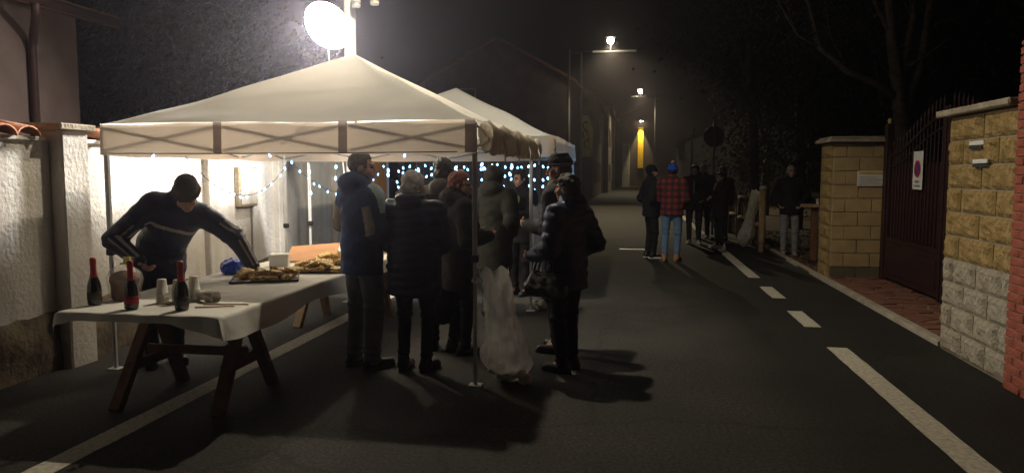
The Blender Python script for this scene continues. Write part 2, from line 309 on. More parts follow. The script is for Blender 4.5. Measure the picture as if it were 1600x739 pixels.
class SDF:
    def __init__(s, k=.02): s.p = []; s.k = k
    def cone(s, a, b, ra, rb, flat=None):
        s.p.append(('c', np.array(a, float), np.array(b, float), ra, rb, flat)); return s
    def ell(s, c, r, Rm=None): s.p.append(('e', np.array(c, float), np.array(r, float), Rm)); return s
    def mesh(s, h, post=None):
        L = []; Hh = []
        for q in s.p:
            if q[0] == 'c': m = max(q[3], q[4]); L.append(np.minimum(q[1], q[2]) - m); Hh.append(np.maximum(q[1], q[2]) + m)
            else: m = max(q[2]); L.append(q[1] - m); Hh.append(q[1] + m)
        pad = .03 + 2 * h; lo = np.min(L, 0) - pad; hi = np.max(Hh, 0) + pad
        n = np.ceil((hi - lo) / h).astype(int) + 1
        ax = [lo[i] + np.arange(n[i]) * h for i in range(3)]
        f = np.full(n, .5, np.float32)
        for q, l_, h_ in zip(s.p, L, Hh):
            mg = s.k * 1.5 + .03; i0 = np.maximum(((l_ - mg - lo) / h).astype(int), 0); i1 = np.minimum(((h_ + mg - lo) / h).astype(int) + 2, n)
            sl = tuple(slice(i0[i], i1[i]) for i in range(3))
            X = ax[0][sl[0]][:, None, None]; Y = ax[1][sl[1]][None, :, None]; Z = ax[2][sl[2]][None, None, :]
            if q[0] == 'c':
                a, b, ra, rb, fl = q[1:]; ab = b - a; L2 = max(ab @ ab, 1e-9)
                px, py, pz = X - a[0], Y - a[1], Z - a[2]
                t = np.clip((px * ab[0] + py * ab[1] + pz * ab[2]) / L2, 0, 1)
                dx, dy, dz = px - t * ab[0], py - t * ab[1], pz - t * ab[2]
                if fl is not None:
                    d_, ra_ = fl; c = dx * d_[0] + dy * d_[1] + dz * d_[2]; g = c * (1 / ra_ - 1); dx = dx + g * d_[0]; dy = dy + g * d_[1]; dz = dz + g * d_[2]
                d = np.sqrt(dx * dx + dy * dy + dz * dz) - (ra + (rb - ra) * t)
                if fl is not None: d = d * (.5 + .5 * fl[1])
            else:
                c, r, Rm = q[1:]; px, py, pz = X - c[0], Y - c[1], Z - c[2]
                if Rm is not None: px, py, pz = (px * Rm[0, 0] + py * Rm[1, 0] + pz * Rm[2, 0], px * Rm[0, 1] + py * Rm[1, 1] + pz * Rm[2, 1], px * Rm[0, 2] + py * Rm[1, 2] + pz * Rm[2, 2])
                k0 = np.sqrt((px / r[0])**2 + (py / r[1])**2 + (pz / r[2])**2); k1 = np.sqrt((px / r[0]**2)**2 + (py / r[1]**2)**2 + (pz / r[2]**2)**2)
                d = k0 * (k0 - 1) / np.maximum(k1, 1e-6)
            g = f[sl]; w_ = np.clip(.5 + .5 * (g - d) / s.k, 0, 1); f[sl] = g + (d - g) * w_ - s.k * w_ * (1 - w_)
        if post is not None: f = post(ax[0][:, None, None], ax[1][None, :, None], ax[2][None, None, :], f)
        return surface_nets(f.astype(np.float32), lo, h)

# ------------------------------------------------------------------ ground, road, markings
def struct(o): o['kind'] = 'structure'; return o
struct(MB().box(-160, 160, -60, 260, -.30, -.02).build('ground', M['soil']))
def sheet(name, m, x0, x1, y0, y1, z, nx=2, ny=2):
    A = np.zeros((nx, ny, 3)); A[..., 0] = np.linspace(x0, x1, nx)[:, None]; A[..., 1] = np.linspace(y0, y1, ny)[None]; A[..., 2] = z
    return MB().grid(A).build(name, m)
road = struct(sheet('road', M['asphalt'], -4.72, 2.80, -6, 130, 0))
def marking(x0, x1, y0, y1, label):
    e = .0035; ys = np.arange(y0, y1 + .001, .13); ys[-1] = y1; A = np.zeros((2, len(ys), 3))
    A[0, :, 0] = x0 + rng.uniform(-e, e, len(ys)); A[1, :, 0] = x1 + rng.uniform(-e, e, len(ys)); A[..., 1] = ys[None]; A[..., 2] = .004
    return MB().grid(A).build('road_marking', M['paint'], road)
marking(-3.18, -3.01, -4, 33, '')
marking(1.775, 1.955, .5, 7.03, ''); marking(1.785, 1.955, 7.95, 8.86, ''); marking(1.785, 1.955, 9.75, 10.74, ''); marking(1.775, 1.95, 11.64, 16.6, '')
marking(1.775, 1.95, 20, 34, '')
# manhole strip far up the road
MB().cham(-.25, .45, 15.6, 15.75, .001, .008, .002).build('drain_cover', M['grey_metal'], road)
vg = struct(MB().box(2.80, 20, 12.3, 60, -.2, .035).build('verge', M['soil']))
# low kerb beside the gate and the garden
k = struct(bpy.data.objects.new('kerb', None)); C.objects.link(k)
y = 7.26
while y < 40:
    L = .98; MB().cham(2.80, 2.90, y, y + L - .012, -.05, .05, .008, jit=.003).build('kerb_stone', M['kerb'], k); y += L
# crazy paving in front of the gate: each stone a piece over pale joints
pv = struct(MB().box(2.90, 4.6, 7.0, 11.9, -.1, .030).build('gate_paving', M['joint']))
def clip(poly, nx_, ny_, d):
    out = []
    for i in range(len(poly)):
        a, b = poly[i], poly[(i + 1) % len(poly)]; da = a[0] * nx_ + a[1] * ny_ - d; db = b[0] * nx_ + b[1] * ny_ - d
        if da <= 0: out.append(a)
        if da * db < 0: t = da / (da - db); out.append((a[0] + t * (b[0] - a[0]), a[1] + t * (b[1] - a[1])))
    return out
seeds = [(2.93 + (i + .5 + random.uniform(-.38, .38)) * .235, 7.25 + (j + .5 + random.uniform(-.4, .4)) * .30) for i in range(4) for j in range(15)]
for (sx, sy) in seeds:
    P = [(2.93, 7.2), (3.86, 7.2), (3.86, 11.7), (2.93, 11.7)]
    for (ox, oy) in seeds:
        dx, dy = ox - sx, oy - sy; d2 = math.hypot(dx, dy)
        if 1e-6 < d2 < .9: P = clip(P, dx / d2, dy / d2, ((ox * ox + oy * oy - sx * sx - sy * sy) / 2) / d2 - .016)
        if len(P) < 3: break
    if len(P) >= 3: MB().prism(P, .02, .040 + random.uniform(0, .009)).build('paving_stone', M['porphyry'], pv)

# ------------------------------------------------------------------ left boundary wall
bw = thing('boundary_wall', 'long pale plastered wall with terracotta coping behind the food table', 'wall', (-4.6, 4, 0))
box('wall_panel', M['plaster'], bw, -4.82, -4.60, -3, 12.3, .42, 1.84)
A = np.zeros((170, 9, 3)); ys = np.linspace(-3, 12.3, 170)
for j, z in enumerate(np.linspace(-.05, .5, 9)):
    A[:, j, 0] = -4.575 + .012 * np.sin(ys * 7.1 + j) + rng.uniform(-.006, .006, 170); A[:, j, 1] = ys; A[:, j, 2] = z + (.03 * np.sin(ys * 2.3) + rng.uniform(-.012, .012, 170) if j == 8 else 0)
A[:, 8, 0] = -4.603
MB().grid(A).build('plinth', M['plinth'], bw, smooth=True)
box('wall_core', M['plinth'], bw, -4.80, -4.61, -3, 12.29, -.1, .43)
for y0, y1, d in ((1.2, 1.5, .10), (5.27, 5.56, .12), (7.40, 7.58, .07), (9.0, 9.2, .08), (10.9, 11.1, .08)):
    p = MB().cham(-4.70, -4.60 + d, y0, y1, -.02, 1.93, .012, jit=.004).build('pilaster', M['plaster'], bw)
    if d > .09: MB().cham(-4.86, -4.56 + d, y0 - .05, y1 + .05, 1.93, 1.985, .010, jit=.004).build('pilaster_cap', M['capstone'], p)
MB().cham(-4.84, -4.575, -3, 5.22, 1.835, 1.872, .006).build('coping_ledge', M['plaster'], bw); MB().cham(-4.84, -4.575, 5.62, 12.3, 1.835, 1.872, .006).build('coping_ledge', M['plaster'], bw)
prof = [(math.cos(a), math.sin(a)) for a in np.linspace(0, math.pi, 9)]
V = []; F = []
for ix, (x, r, dz) in enumerate(((-.17, .095, .07), (.17, .112, .0))):
    for (c_, s_) in prof: V.append((x, c_ * r, s_ * r * .72 + dz))
    for (c_, s_) in prof: V.append((x, c_ * (r - .014), s_ * (r - .014) * .72 + dz - .004))
for i in range(8):
    F += [(i, i + 18, i + 19, i + 1), (9 + i, 10 + i, 28 + i, 27 + i), (i, i + 1, i + 10, i + 9), (18 + i, 27 + i, 28 + i, 19 + i)]
F += [(0, 9, 27, 18), (8, 26, 35, 17)]
tm = bpy.data.meshes.new('coping_tile'); tm.from_pydata(V, [], F); tm.materials.append(M['terracotta']); tm.polygons.foreach_set('use_smooth', [True] * len(F)); tm.update()
y = 2.0
while y < 12.2:
    if not (5.12 < y < 5.72): link('coping_tile', tm, bw, (-.10 + random.uniform(-.008, .008), y - 4, 1.868 + random.uniform(-.004, .004)), (random.uniform(-.04, .04), random.uniform(-.03, .03), random.uniform(-.05, .05)))
    y += .232
mbx = thing('meter_box', 'grey rectangular utility box fixed to the plastered wall', 'utility box', (-4.6, 8.25, 1.19))
MB().cham(-4.60, -4.53, 8.04, 8.46, 1.19, 1.67, .012).build('case', M['capstone'], mbx)
MB().cham(-4.53, -4.522, 8.07, 8.43, 1.22, 1.64, .004).build('door', M['plaster'], mbx)
MB().tube([(-4.585, 8.40, 1.19), (-4.585, 8.40, .5)], .012).build('conduit', M['grey_metal'], mbx)

# ------------------------------------------------------------------ tents
def tent(x0, y0, zs, label, seed, rolled, dx=3.03, dy=3.1, ze=1.97, zp=2.72):
    rs = np.random.default_rng(seed); x1 = x0 + dx; y1 = y0 + dy
    t = thing('canopy_tent', label, 'tent', ((x0 + x1) / 2, (y0 + y1) / 2, 0), group='white pop-up tents over the road')
    n = 49; u = np.linspace(-1, 1, n); U, Vv = np.meshgrid(u, u, indexing='ij'); m = np.maximum(abs(U), abs(Vv)); mn = np.minimum(abs(U), abs(Vv))
    Z = ze + (zp - ze) * (1 - m)**1.06
    rid = (mn / np.maximum(m, 1e-6))
    Z = Z - .075 * (m * (1 - m) * 4) * (1 - rid**3) * .8                      # panels sag between the hip ridges
    for q in range(14):                                                        # stretch creases running up from the eaves
        a = rs.uniform(0, 2 * math.pi); ph = rs.uniform(0, 6); fr = rs.uniform(5, 15)
        Z = Z + .0042 * np.sin(fr * (U * math.cos(a) + Vv * math.sin(a)) + ph) * (.3 + m)
    Z[(m > .99)] = ze + .012 * np.sin(U * 7 + 3 * Vv)[m > .99] * .5
    A = np.stack([(x0 + x1) / 2 + U * dx / 2, (y0 + y1) / 2 + Vv * dy / 2, Z], -1)
    MB().grid(A).build('canopy', M['fabric'], t, smooth=True)
    # valances, with folds; hung just outside the frame
    def val(p, q, outn, fold, zb):
        N = 90; s_ = np.linspace(0, 1, N); B = np.zeros((N, 7, 3))
        for j, zz in enumerate(np.linspace(0, 1, 7)):
            wv = fold * zz * (np.sin(s_ * 41 + seed) * .5 + np.sin(s_ * 73 + 1.3 * seed) * .35 + np.sin(s_ * 17) * .5) + .004 * np.sin(s_ * 23 + 4 * zz)
            for a in range(2): B[:, j, a] = p[a] + (q[a] - p[a]) * s_ + outn[a] * (.012 + wv + .010 * zz)
            B[:, j, 2] = ze + .008 * np.sin(s_ * 7) * (1 - zz) - (ze - zb) * zz + .006 * np.sin(s_ * 19 + seed) * zz
        return MB().grid(B).build('valance', M['valance'], t, smooth=True)
    zb = ze - .245
    val((x0, y0), (x1, y0), (0, -1), .002, zb); val((x1, y1), (x0, y1), (0, 1), .004, zb); val((x0, y1), (x0, y0), (-1, 0), .004, zb)
    if not rolled: val((x1, y0), (x1, y1), (1, 0), .006, zb)
    else:   # side wall bunched up and tied along the eave
        N = 120; s_ = np.linspace(0, 1, N); K = 17; B = np.zeros((N, K, 3)); th = np.linspace(0, 2 * math.pi, K)
        tie = np.minimum.reduce([abs(s_ - c_) for c_ in (.17, .42, .66, .9)]); g = 1 - .42 * np.exp(-(tie / .018)**2)
        for j in range(K):
            rr = (1 + .07 * np.sin(s_ * 60 + 3 * th[j]) + .05 * np.sin(s_ * 97 - 2 * th[j]) + .05 * np.sin(5 * th[j])) * g
            B[:, j, 0] = x1 + .055 + .055 * rr * np.cos(th[j]); B[:, j, 1] = y0 + .06 + (dy - .12) * s_
            B[:, j, 2] = 1.855 - .015 * np.sin(s_ * math.pi * 4)**2 + .115 * rr * np.sin(th[j])
        B[:, -1] = B[:, 0]
        MB().grid(B).build('rolled_side_wall', M['rolled'], t, smooth=True)
        for c_ in (.17, .42, .66, .9):
            yy = y0 + .06 + (dy - .12) * c_; b = MB(); P = [(x1 + .055 + .047 * math.cos(a), yy, 1.85 + .085 * math.sin(a)) for a in np.linspace(0, 2 * math.pi, 13)]
            b.tube(P, .009, 6); b.tube([(x1 + .10, yy, 1.86), (x1 + .125, yy - .03, 1.78), (x1 + .12, yy - .05, 1.68)], .007, 5); b.build('tie', M['white_metal'], t)
    # legs with feet and black clamps
    for (lx, ly) in ((x0, y0), (x1, y0), (x0, y1), (x1, y1)):
        sx = .02 if lx == x0 else -.02; sy = .02 if ly == y0 else -.02; cx, cy = lx + sx, ly + sy
        lg = MB().cham(cx - .017, cx + .017, cy - .017, cy + .017, .95, ze - .012, .004).build('leg', M['white_metal'], t)
        MB().cham(cx - .013, cx + .013, cy - .013, cy + .013, .008, .98, .003).build('lower_leg', M['white_metal'], lg)
        MB().cham(cx - .05, cx + .05, cy - .05, cy + .05, .004, .010, .002).build('foot', M['white_metal'], lg)
        MB().cham(cx - .027, cx + .027, cy - .027, cy + .027, .93, .985, .006).build('clamp', M['black_plastic'], lg)
    # scissor trusses along the four eaves, three crosses to a side
    for side in range(4):
        for k in range(3):
            a = k / 3; b = (k + 1) / 3
            for (za, zb_) in ((ze - .03, ze - .21), (ze - .21, ze - .03)):
                def pt(s_, z):
                    i = .010 if za > zb_ else .030
                    return [(x0 + dx * s_, y0 + i, z), (x0 + dx * s_, y1 - i, z), (x0 + i, y0 + dy * s_, z), (x1 - i, y0 + dy * s_, z)][side]
                MB().tube([pt(a + .01, za), pt(b - .01, zb_)], .011, 4).build('truss_bar', M['grey_metal'], t)
    cx, cy = (x0 + x1) / 2, (y0 + y1) / 2
    for (px, py) in ((cx, y0 + .03), (cx, y1 - .03), (x0 + .03, cy), (x1 - .03, cy)):
        MB().tube([(px, py, ze - .17), (cx + (px - cx) * .03, cy + (py - cy) * .03, ze + .08)], .010, 4).build('roof_bar', M['grey_metal'], t)
    MB().tube([(cx, cy, ze + .01), (cx, cy, zp - .03)], .016, 8).build('centre_mast', M['grey_metal'], t)
    for f_ in (1 / 3, 2 / 3):      # dark reinforcement straps on the front valance
        B = np.zeros((2, 7, 3)); B[0, :, 0] = x0 + dx * f_ - .035; B[1, :, 0] = x0 + dx * f_ + .035; zz = np.linspace(0, 1, 7); B[..., 1] = y0 - .030 - .008 * zz; B[..., 2] = ze + .006 - (ze - zb - .004) * zz
        MB().grid(B).build('strap', M['strap'], t, smooth=True)
    for lx in (x0, x1):
        s_ = .08 if lx == x0 else -.08
        B = np.zeros((2, 7, 3)); B[0, :, 0] = lx; B[1, :, 0] = lx + s_; B[..., 1] = y0 - .030 - .008 * zz; B[..., 2] = ze + .006 - (ze - zb - .004) * zz
        if lx == x1: MB().grid(B, flip=True).build('corner_patch', M['strap'] if rolled else M['valance'], t, smooth=True)
    return t
tent(-4.15, 5.30, 0, 'front white pop-up tent nearest the camera, above the food table', 1, True)
tent(-4.06, 8.84, 0, 'second white pop-up tent standing behind the front one', 5, False, dx=3.14, ze=2.03, zp=2.80)

# ------------------------------------------------------------------ lamps
# floodlight on a post standing in the gap between the two tents
fl = thing('floodlight', 'glaring white floodlight on a pale post between the two tents', 'floodlight', (-3.36, 8.60, 0))
MB().tube([(-3.36, 8.60, 0), (-3.36, 8.60, 3.85)], [.075, .068], 14).build('post', M['whitewall'], fl, smooth=True)
MB().cham(-3.48, -3.24, 8.48, 8.72, .0, .03, .006).build('base_plate', M['grey_metal'], fl)
aim = Vector((-.22, -1, -.72)).normalized(); Lp = Vector((-3.46, 8.18, 3.27))
q = aim.to_track_quat('-Z', 'Y').to_matrix().to_4x4(); Mx = Matrix.Translation(Lp) @ q
MB().lathe([(.225, .012), (.235, .03), (.18, .13), (.08, .18), (0, .18)], n=28, Mx=Mx).build('housing', M['grey_metal'], fl, smooth=True)
MB().lathe([(0, -.14), (.10, -.130), (.195, -.100), (.26, -.055), (.29, -.01), (.28, .011), (0, .011)], n=28, Mx=Mx).build('lamp_glass', M['lamp_glass'], fl, smooth=False)
MB().tube([Lp - aim * .08, (-3.38, 8.4, 3.30), (-3.36, 8.56, 3.30)], .018).build('bracket', M['grey_metal'], fl)
MB().tube([(-3.50, 8.25, 3.17), (-3.52, 8.35, 2.85), (-3.50, 8.5, 2.3), (-3.42, 8.58, 1.2), (-3.42, 8.6, .05)], .009, 6).build('cable', M['white_metal'], fl, smooth=True)
for i, (ox, oz) in enumerate(((.10, 3.60), (.33, 3.62))):
    b = MB(); b.lathe([(.0, -.06), (.05, -.055), (.055, -.02), (.03, -.012), (.055, .0), (.055, .03), (.03, .04), (.05, .05), (.045, .075), (0, .08)], (-3.36 + ox, 8.55, oz), 12); b.build('insulator', M['whitewall'], fl, smooth=True)
MB().tube([(-3.36, 8.56, 3.70), (-2.98, 8.55, 3.72)], .014).build('cross_arm', M['grey_metal'], fl)
def area(name, parent, loc, aimv, size, P, col, sy=None):
    ld = bpy.data.lights.new(name, 'AREA'); ld.energy = P; ld.color = col; ld.size = size
    if sy: ld.shape = 'RECTANGLE'; ld.size_y = sy
    o = bpy.data.objects.new(name, ld); C.objects.link(o); o.parent = parent
    o.location = Vector(loc) - wloc(parent); o.rotation_euler = Vector(aimv).to_track_quat('-Z', 'Y').to_euler(); return o
area('flood_light', fl, Lp + aim * .145, aim, .36, 400, (1, .965, .93), .36)
hbulb = thing('hanging_bulb', 'warm bulb hung from the roof frame inside the front tent behind its valance', 'lamp', (-3.05, 7.35, 1.93))
MB().lathe([(0, -.05), (.024, -.042), (.030, -.018), (.022, .006), (.014, .02), (0, .022)], (-3.05, 7.35, 1.93), 14).build('bulb_glass', M['warmbulb'], hbulb, smooth=True)
MB().lathe([(0, .02), (.017, .02), (.017, .06), (.006, .07), (0, .07)], (-3.05, 7.35, 1.93), 12).build('socket', M['black_plastic'], hbulb, smooth=True)
MB().tube([(-3.05, 7.35, 2.0), (-3.03, 7.32, 2.12), (-2.66, 6.87, 2.30)], .005, 5).build('cord', M['black_plastic'], hbulb)
ld = bpy.data.lights.new('bulb_light', 'POINT'); ld.energy = 52; ld.color = (1, .80, .55); ld.shadow_soft_size = .035
o = bpy.data.objects.new('bulb_light', ld); C.objects.link(o); o.parent = hbulb; o.location = (0, 0, -.09)
# street lamp hung over the road on a span wire (above the picture; it throws the short shadows)
sl = thing('street_lamp', 'street lamp hanging on a span wire high above the front tent', 'street lamp', (-1.95, 7.6, 0))
MB().lathe([(0, 6.02), (.06, 6.02), (.09, 5.95), (.24, 5.86), (.25, 5.80), (.235, 5.80), (.08, 5.90), (0, 5.92)], (-1.95, 7.6, 0), 20).build('housing', M['grey_metal'], sl, smooth=True)
MB().lathe([(0, 5.74), (.10, 5.75), (.16, 5.78), (.16, 5.80), (0, 5.80)], (-1.95, 7.6, 0), 16).build('lamp_glass', M['lamp2'], sl, smooth=True)
P = [(-7.8 + 15.3 * t, 7.6, 6.5 - .45 * math.sin(math.pi * t)) for t in np.linspace(0, 1, 13)]
MB().tube(P, .012, 6).build('span_wire', M['dark_metal'], sl)
for px in (-7.8, 7.5): MB().tube([(px, 7.6, -.02), (px, 7.6, 6.7)], [.09, .06], 10).build('pole', M['grey_metal'], sl, smooth=True)
def spot(name, parent, loc, P, col, ang, aimv=(0, 0, -1), r=.08, blend=.6):
    ld = bpy.data.lights.new(name, 'SPOT'); ld.energy = P; ld.color = col; ld.spot_size = R(ang); ld.spot_blend = blend; ld.shadow_soft_size = r
    o = bpy.data.objects.new(name, ld); C.objects.link(o); o.parent = parent; o.location = Vector(loc) - wloc(parent); o.rotation_euler = Vector(aimv).to_track_quat('-Z', 'Y').to_euler(); return o
spot('lamp_light', sl, (-1.95, 7.6, 5.72), 840, (1, .88, .67), 138, blend=.35)
def bracket_lamp(label, Y, X, Z, wx, arm_to, P, r):
    t = thing('street_lamp', label, 'street lamp', (wx, Y, 0))
    MB().tube([(wx, Y, -.02), (wx, Y, Z - .3)], [.09, .06], 10).build('pole', M['dark_metal'], t, smooth=True)
    MB().cham(X - .8, arm_to, Y - .05, Y + .05, Z - .50, Z - .42, .01).build('arm', M['whitewall'], t); MB().tube([(wx, Y, Z - .48), (X - .75, Y, Z - .46)], .025, 6).build('arm_stay', M['dark_metal'], t)
    MB().tube([(X, Y, Z - .42), (X, Y, Z - .12)], .03, 8).build('stem', M['grey_metal'], t)
    MB().lathe([(0, -r), (r * .7, -r * .7), (r, 0), (r * .7, r * .7), (0, r)], (X, Y - .12, Z), 12).build('lamp_glass', M['lamp2'], t, smooth=True)
    MB().cham(X - r * 1.4, X + r * 1.4, Y - .1, Y + .22, Z + r * .9, Z + r * 1.3, .01).build('hood', M['dark_metal'], t)
    ld = bpy.data.lights.new('lamp_light', 'SPOT'); ld.energy = P; ld.color = (1, .83, .52); ld.shadow_soft_size = .1; ld.spot_size = R(118); ld.spot_blend = .5
    o = bpy.data.objects.new('lamp_light', ld); C.objects.link(o); o.parent = t; o.location = Vector((X, Y - .6, Z - .25)) - wloc(t); o.rotation_euler = Vector((.12, -.35, -1)).to_track_quat('-Z', 'Y').to_euler()
    return t
bracket_lamp('lit street lamp on a long arm above the road, nearer of the far two', 34, -1.04, 7.5, -2.9, .10, 2600, .16)
bracket_lamp('small lit street lamp farthest down the road', 70, .62, 9.15, 2.0, .4, 2200, .2)

# ------------------------------------------------------------------ trestle table and food
TZ = .73; TX0, TX1, TY0, TY1 = -3.52, -2.43, 4.02, 8.25
tb = thing('table_board', 'long plank table top resting on wooden trestles', 'table top', (-2.95, 5.9, TZ - .03))
for i in range(5):
    x0 = TX0 + i * (TX1 - TX0) / 5; MB().cham(x0 + .003, x0 + (TX1 - TX0) / 5 - .003, TY0, TY1, TZ - .032, TZ - .004, .004).build('plank', M['wood'], tb)
def trestle(yc, label, m):
    t = thing('trestle', label, 'trestle', (-2.98, yc, 0), group='wooden trestles under the food table')
    MB().cham(TX0 + .02, TX1 - .10, yc - .04, yc + .04, TZ - .115, TZ - .034, .005).build('top_beam', m, t)
    for sx in (-3.36, -2.68):
        for sy in (-1, 1):
            a = Vector((sx + .02, yc + sy * .03, TZ - .10)); b = Vector((sx + (-.03 if sx < -3 else .03), yc + sy * .38, 0)); d = (b - a)
            Mx = Matrix.Translation(a) @ d.to_track_quat('-Z', 'Y').to_matrix().to_4x4()
            MB().cham(-.045, .045, -.026, .026, -d.length, .02, .005, Mx).build('leg', m, t)
        MB().cham(sx - .02, sx + .02, yc - .25, yc + .25, .24, .31, .004).build('spreader', m, t)
    MB().cham(-3.40, -2.64, yc - .02, yc + .02, .315, .375, .004).build('stretcher', m, t)
trestle(4.72, 'front wooden trestle at the bottle end of the food table', M['wood'])
trestle(7.45, 'rear wooden trestle under the far end of the food table', M['palewood'])
# paper cloth: flat on the boards, hanging over the near end and the right edge
nx, ny = 64, 120
us = np.linspace(-.05, 1.22, nx); A = np.zeros((nx, ny, 3)); vs2 = np.linspace(-.075, 1.0, ny)
for i, u in enumerate(us):
    for j, v in enumerate(vs2):
        X = TX0 + (TX1 - TX0) * min(max(u, 0), 1); Yv = TY0 + (TY1 - TY0) * min(max(v, 0), 1); z = TZ + .0002 + .0011 * math.sin(9 * u + 33 * v) + .0009 * math.sin(31 * u - 52 * v) + .0007 * math.sin(17 * u + 120 * v)
        ox = max(u - 1, 0) * (TX1 - TX0); oy = max(-v, 0) * (TY1 - TY0); ol = max(-u, 0) * (TX1 - TX0)
        lim = .14 + .025 * math.sin(5 * v * 3) ; ox = ox * lim / .226
        if oy: oy = oy * (.045 + .075 * max(0, min(u, 1.05) - .72) / .33 + .04 * max(0, .12 - u) * 6) / .28
        fold = math.sin(v * 34 + 1.5 * math.sin(v * 9)) * .010 + math.sin(v * 61) * .004
        X += .010 * (ox > 0) + ox * .22 + fold * (ox / .14); z -= ox * .96
        Yv -= .008 * (oy > 0) + oy * .25 + math.sin(u * 26) * .008 * (oy > 0); z -= oy * .95; z -= ol * .9; X -= .006 * (ol > 0)
        if ox > 0 and oy > 0: X += oy * .3; z += min(ox, oy) * .75
        A[i, j] = (X, Yv, z)
tc_ = MB().grid(A).build('tablecloth', M['paper'], smooth=True); tag(tc_, 'white paper cloth spread over the long food table, drooping at one corner', 'tablecloth')
def bottle(x, y, lab, label, rz=0):
    t = thing('bottle', label, 'bottle', (x, y, TZ + .003), rz, 'sparkling wine bottles on the table')
    MB().lathe([(0, .006), (.034, 0), (.041, .006), (.043, .03), (.043, .09), (.041, .125), (.034, .155), (.023, .185), (.0175, .205), (.0165, .24), (.016, .285)], n=24).build('glass', M['bottle'], t, smooth=True, local=True)
    MB().lathe([(.0245, .182), (.0195, .203), (.0180, .235), (.0178, .262), (.0198, .268), (.0198, .290), (.0185, .302), (.015, .308), (0, .309)], n=20).build('foil', M['foil'], t, smooth=True, local=True)
    MB().lathe([(.0436, .035), (.0436, .085), (.0425, .086)], n=24).build('wine_label', lab, t, smooth=True, local=True)
bottle(-3.44, 4.26, M['darklabel'], 'red-foiled dark wine bottle standing alone at the wall end of the table')
bottle(-3.11, 4.17, M['label'], 'red-foiled wine bottle with a red label beside the panettone')
bottle(-2.77, 4.18, M['darklabel'], 'red-foiled wine bottle with a dark label in front of the cups')
# panettone in a knotted clear bag
t = thing('panettone', 'brown panettone in a clear bag with a yellow tie between the bottles', 'cake', (-3.40, 4.50, TZ + .004))
MB().lathe([(0, .0), (.075, 0), (.082, .02), (.085, .10), (.095, .125), (.09, .155), (.065, .18), (.03, .192), (0, .195)], n=24).build('cake', M['panettone'], t, smooth=True, local=True)
N = 28; th = np.linspace(0, 2 * math.pi, N); B = np.zeros((N, 11, 3))
for j, (r, z) in enumerate(((.088, .0), (.10, .03), (.103, .09), (.112, .13), (.105, .17), (.08, .20), (.05, .222), (.018, .24), (.03, .255), (.055, .275), (.065, .285))):
    rr = r * (1 + .10 * np.sin(th * 7 + j) * (j > 3) + .05 * np.sin(th * 11 - 2 * j)); rr[-1] = rr[0]
    B[:, j, 0] = rr * np.cos(th); B[:, j, 1] = rr * np.sin(th); B[:, j, 2] = z
MB().grid(B).build('clear_bag', M['cellophane'], t, smooth=True, local=True)
MB().tube([(.02 * math.cos(a), .02 * math.sin(a), .242) for a in np.linspace(0, 2 * math.pi, 10)], .006, 5).box(.0, .05, -.008, .008, .24, .285).build('yellow_tie', M['yellow'], t, local=True)
# stacks of cups, each cup its own thing
cupm = bpy.data.meshes.new('cup')
mb = MB().lathe([(.0, .0935), (.0265, .0935), (.0275, .090), (.0375, .006), (.0400, .005), (.0405, .002), (.0395, 0), (.0370, .002), (.0260, .0885), (0, .0890)], n=18); cupm.from_pydata(mb.v, [], mb.f); cupm.materials.append(M['cup']); cupm.polygons.foreach_set('use_smooth', [True] * len(mb.f)); cupm.update()
for (x, y, n, lab) in ((-3.06, 4.41, 6, 'white plastic cup in the upside-down stack nearest the panettone'), (-2.94, 4.40, 6, 'white plastic cup in the middle upside-down stack'), (-2.88, 4.49, 7, 'white plastic cup in the stack behind the dark-labelled bottle'), (-3.00, 4.50, 4, 'white plastic cup in the low stack at the back')):
    for i in range(n):
        o = link('cup', cupm, None, (x + random.uniform(-.001, .001), y + random.uniform(-.001, .001), TZ + .003 + i * .0125), (0, 0, random.uniform(0, 6))); tag(o, lab.replace('plastic cup', 'cup', 1) + ', ' + (['topmost', 'second', 'third', 'fourth', 'fifth', 'sixth', 'seventh'][n - 1 - i] + ('' if i == n - 1 else ' from the top')), 'cup', 'stacked plastic cups on the table')
for i in range(7):
    o = link('cup', cupm, None, (-2.70 - i * .0125, 4.46 + i * .004, TZ + .042), (0, R(90), R(-12))); o.rotation_euler = (0, R(-90), R(-17)); tag(o, ['first', 'second', 'third', 'fourth', 'fifth', 'sixth', 'seventh'][i] + ' cup from the open end of the sleeve lying on its side', 'cup', 'sleeve of plastic cups on the table')
for i, (x, y, rz, L, lab) in enumerate(((-2.62, 4.30, .35, .24, 'thin wooden stick on the cloth nearer the drooping corner'), (-2.60, 4.40, .12, .30, 'long wooden stick on the cloth beside the lying cups'), (-2.98, 4.34, .7, .12, 'short wooden stick between two bottles'))):
    o = MB().cham(-L / 2, L / 2, -.006, .006, 0, .008, .002).build('wooden_stick', M['palewood'], None); o.location = (x, y, TZ + .003); o.rotation_euler = (0, 0, rz); tag(o, lab, 'stick')
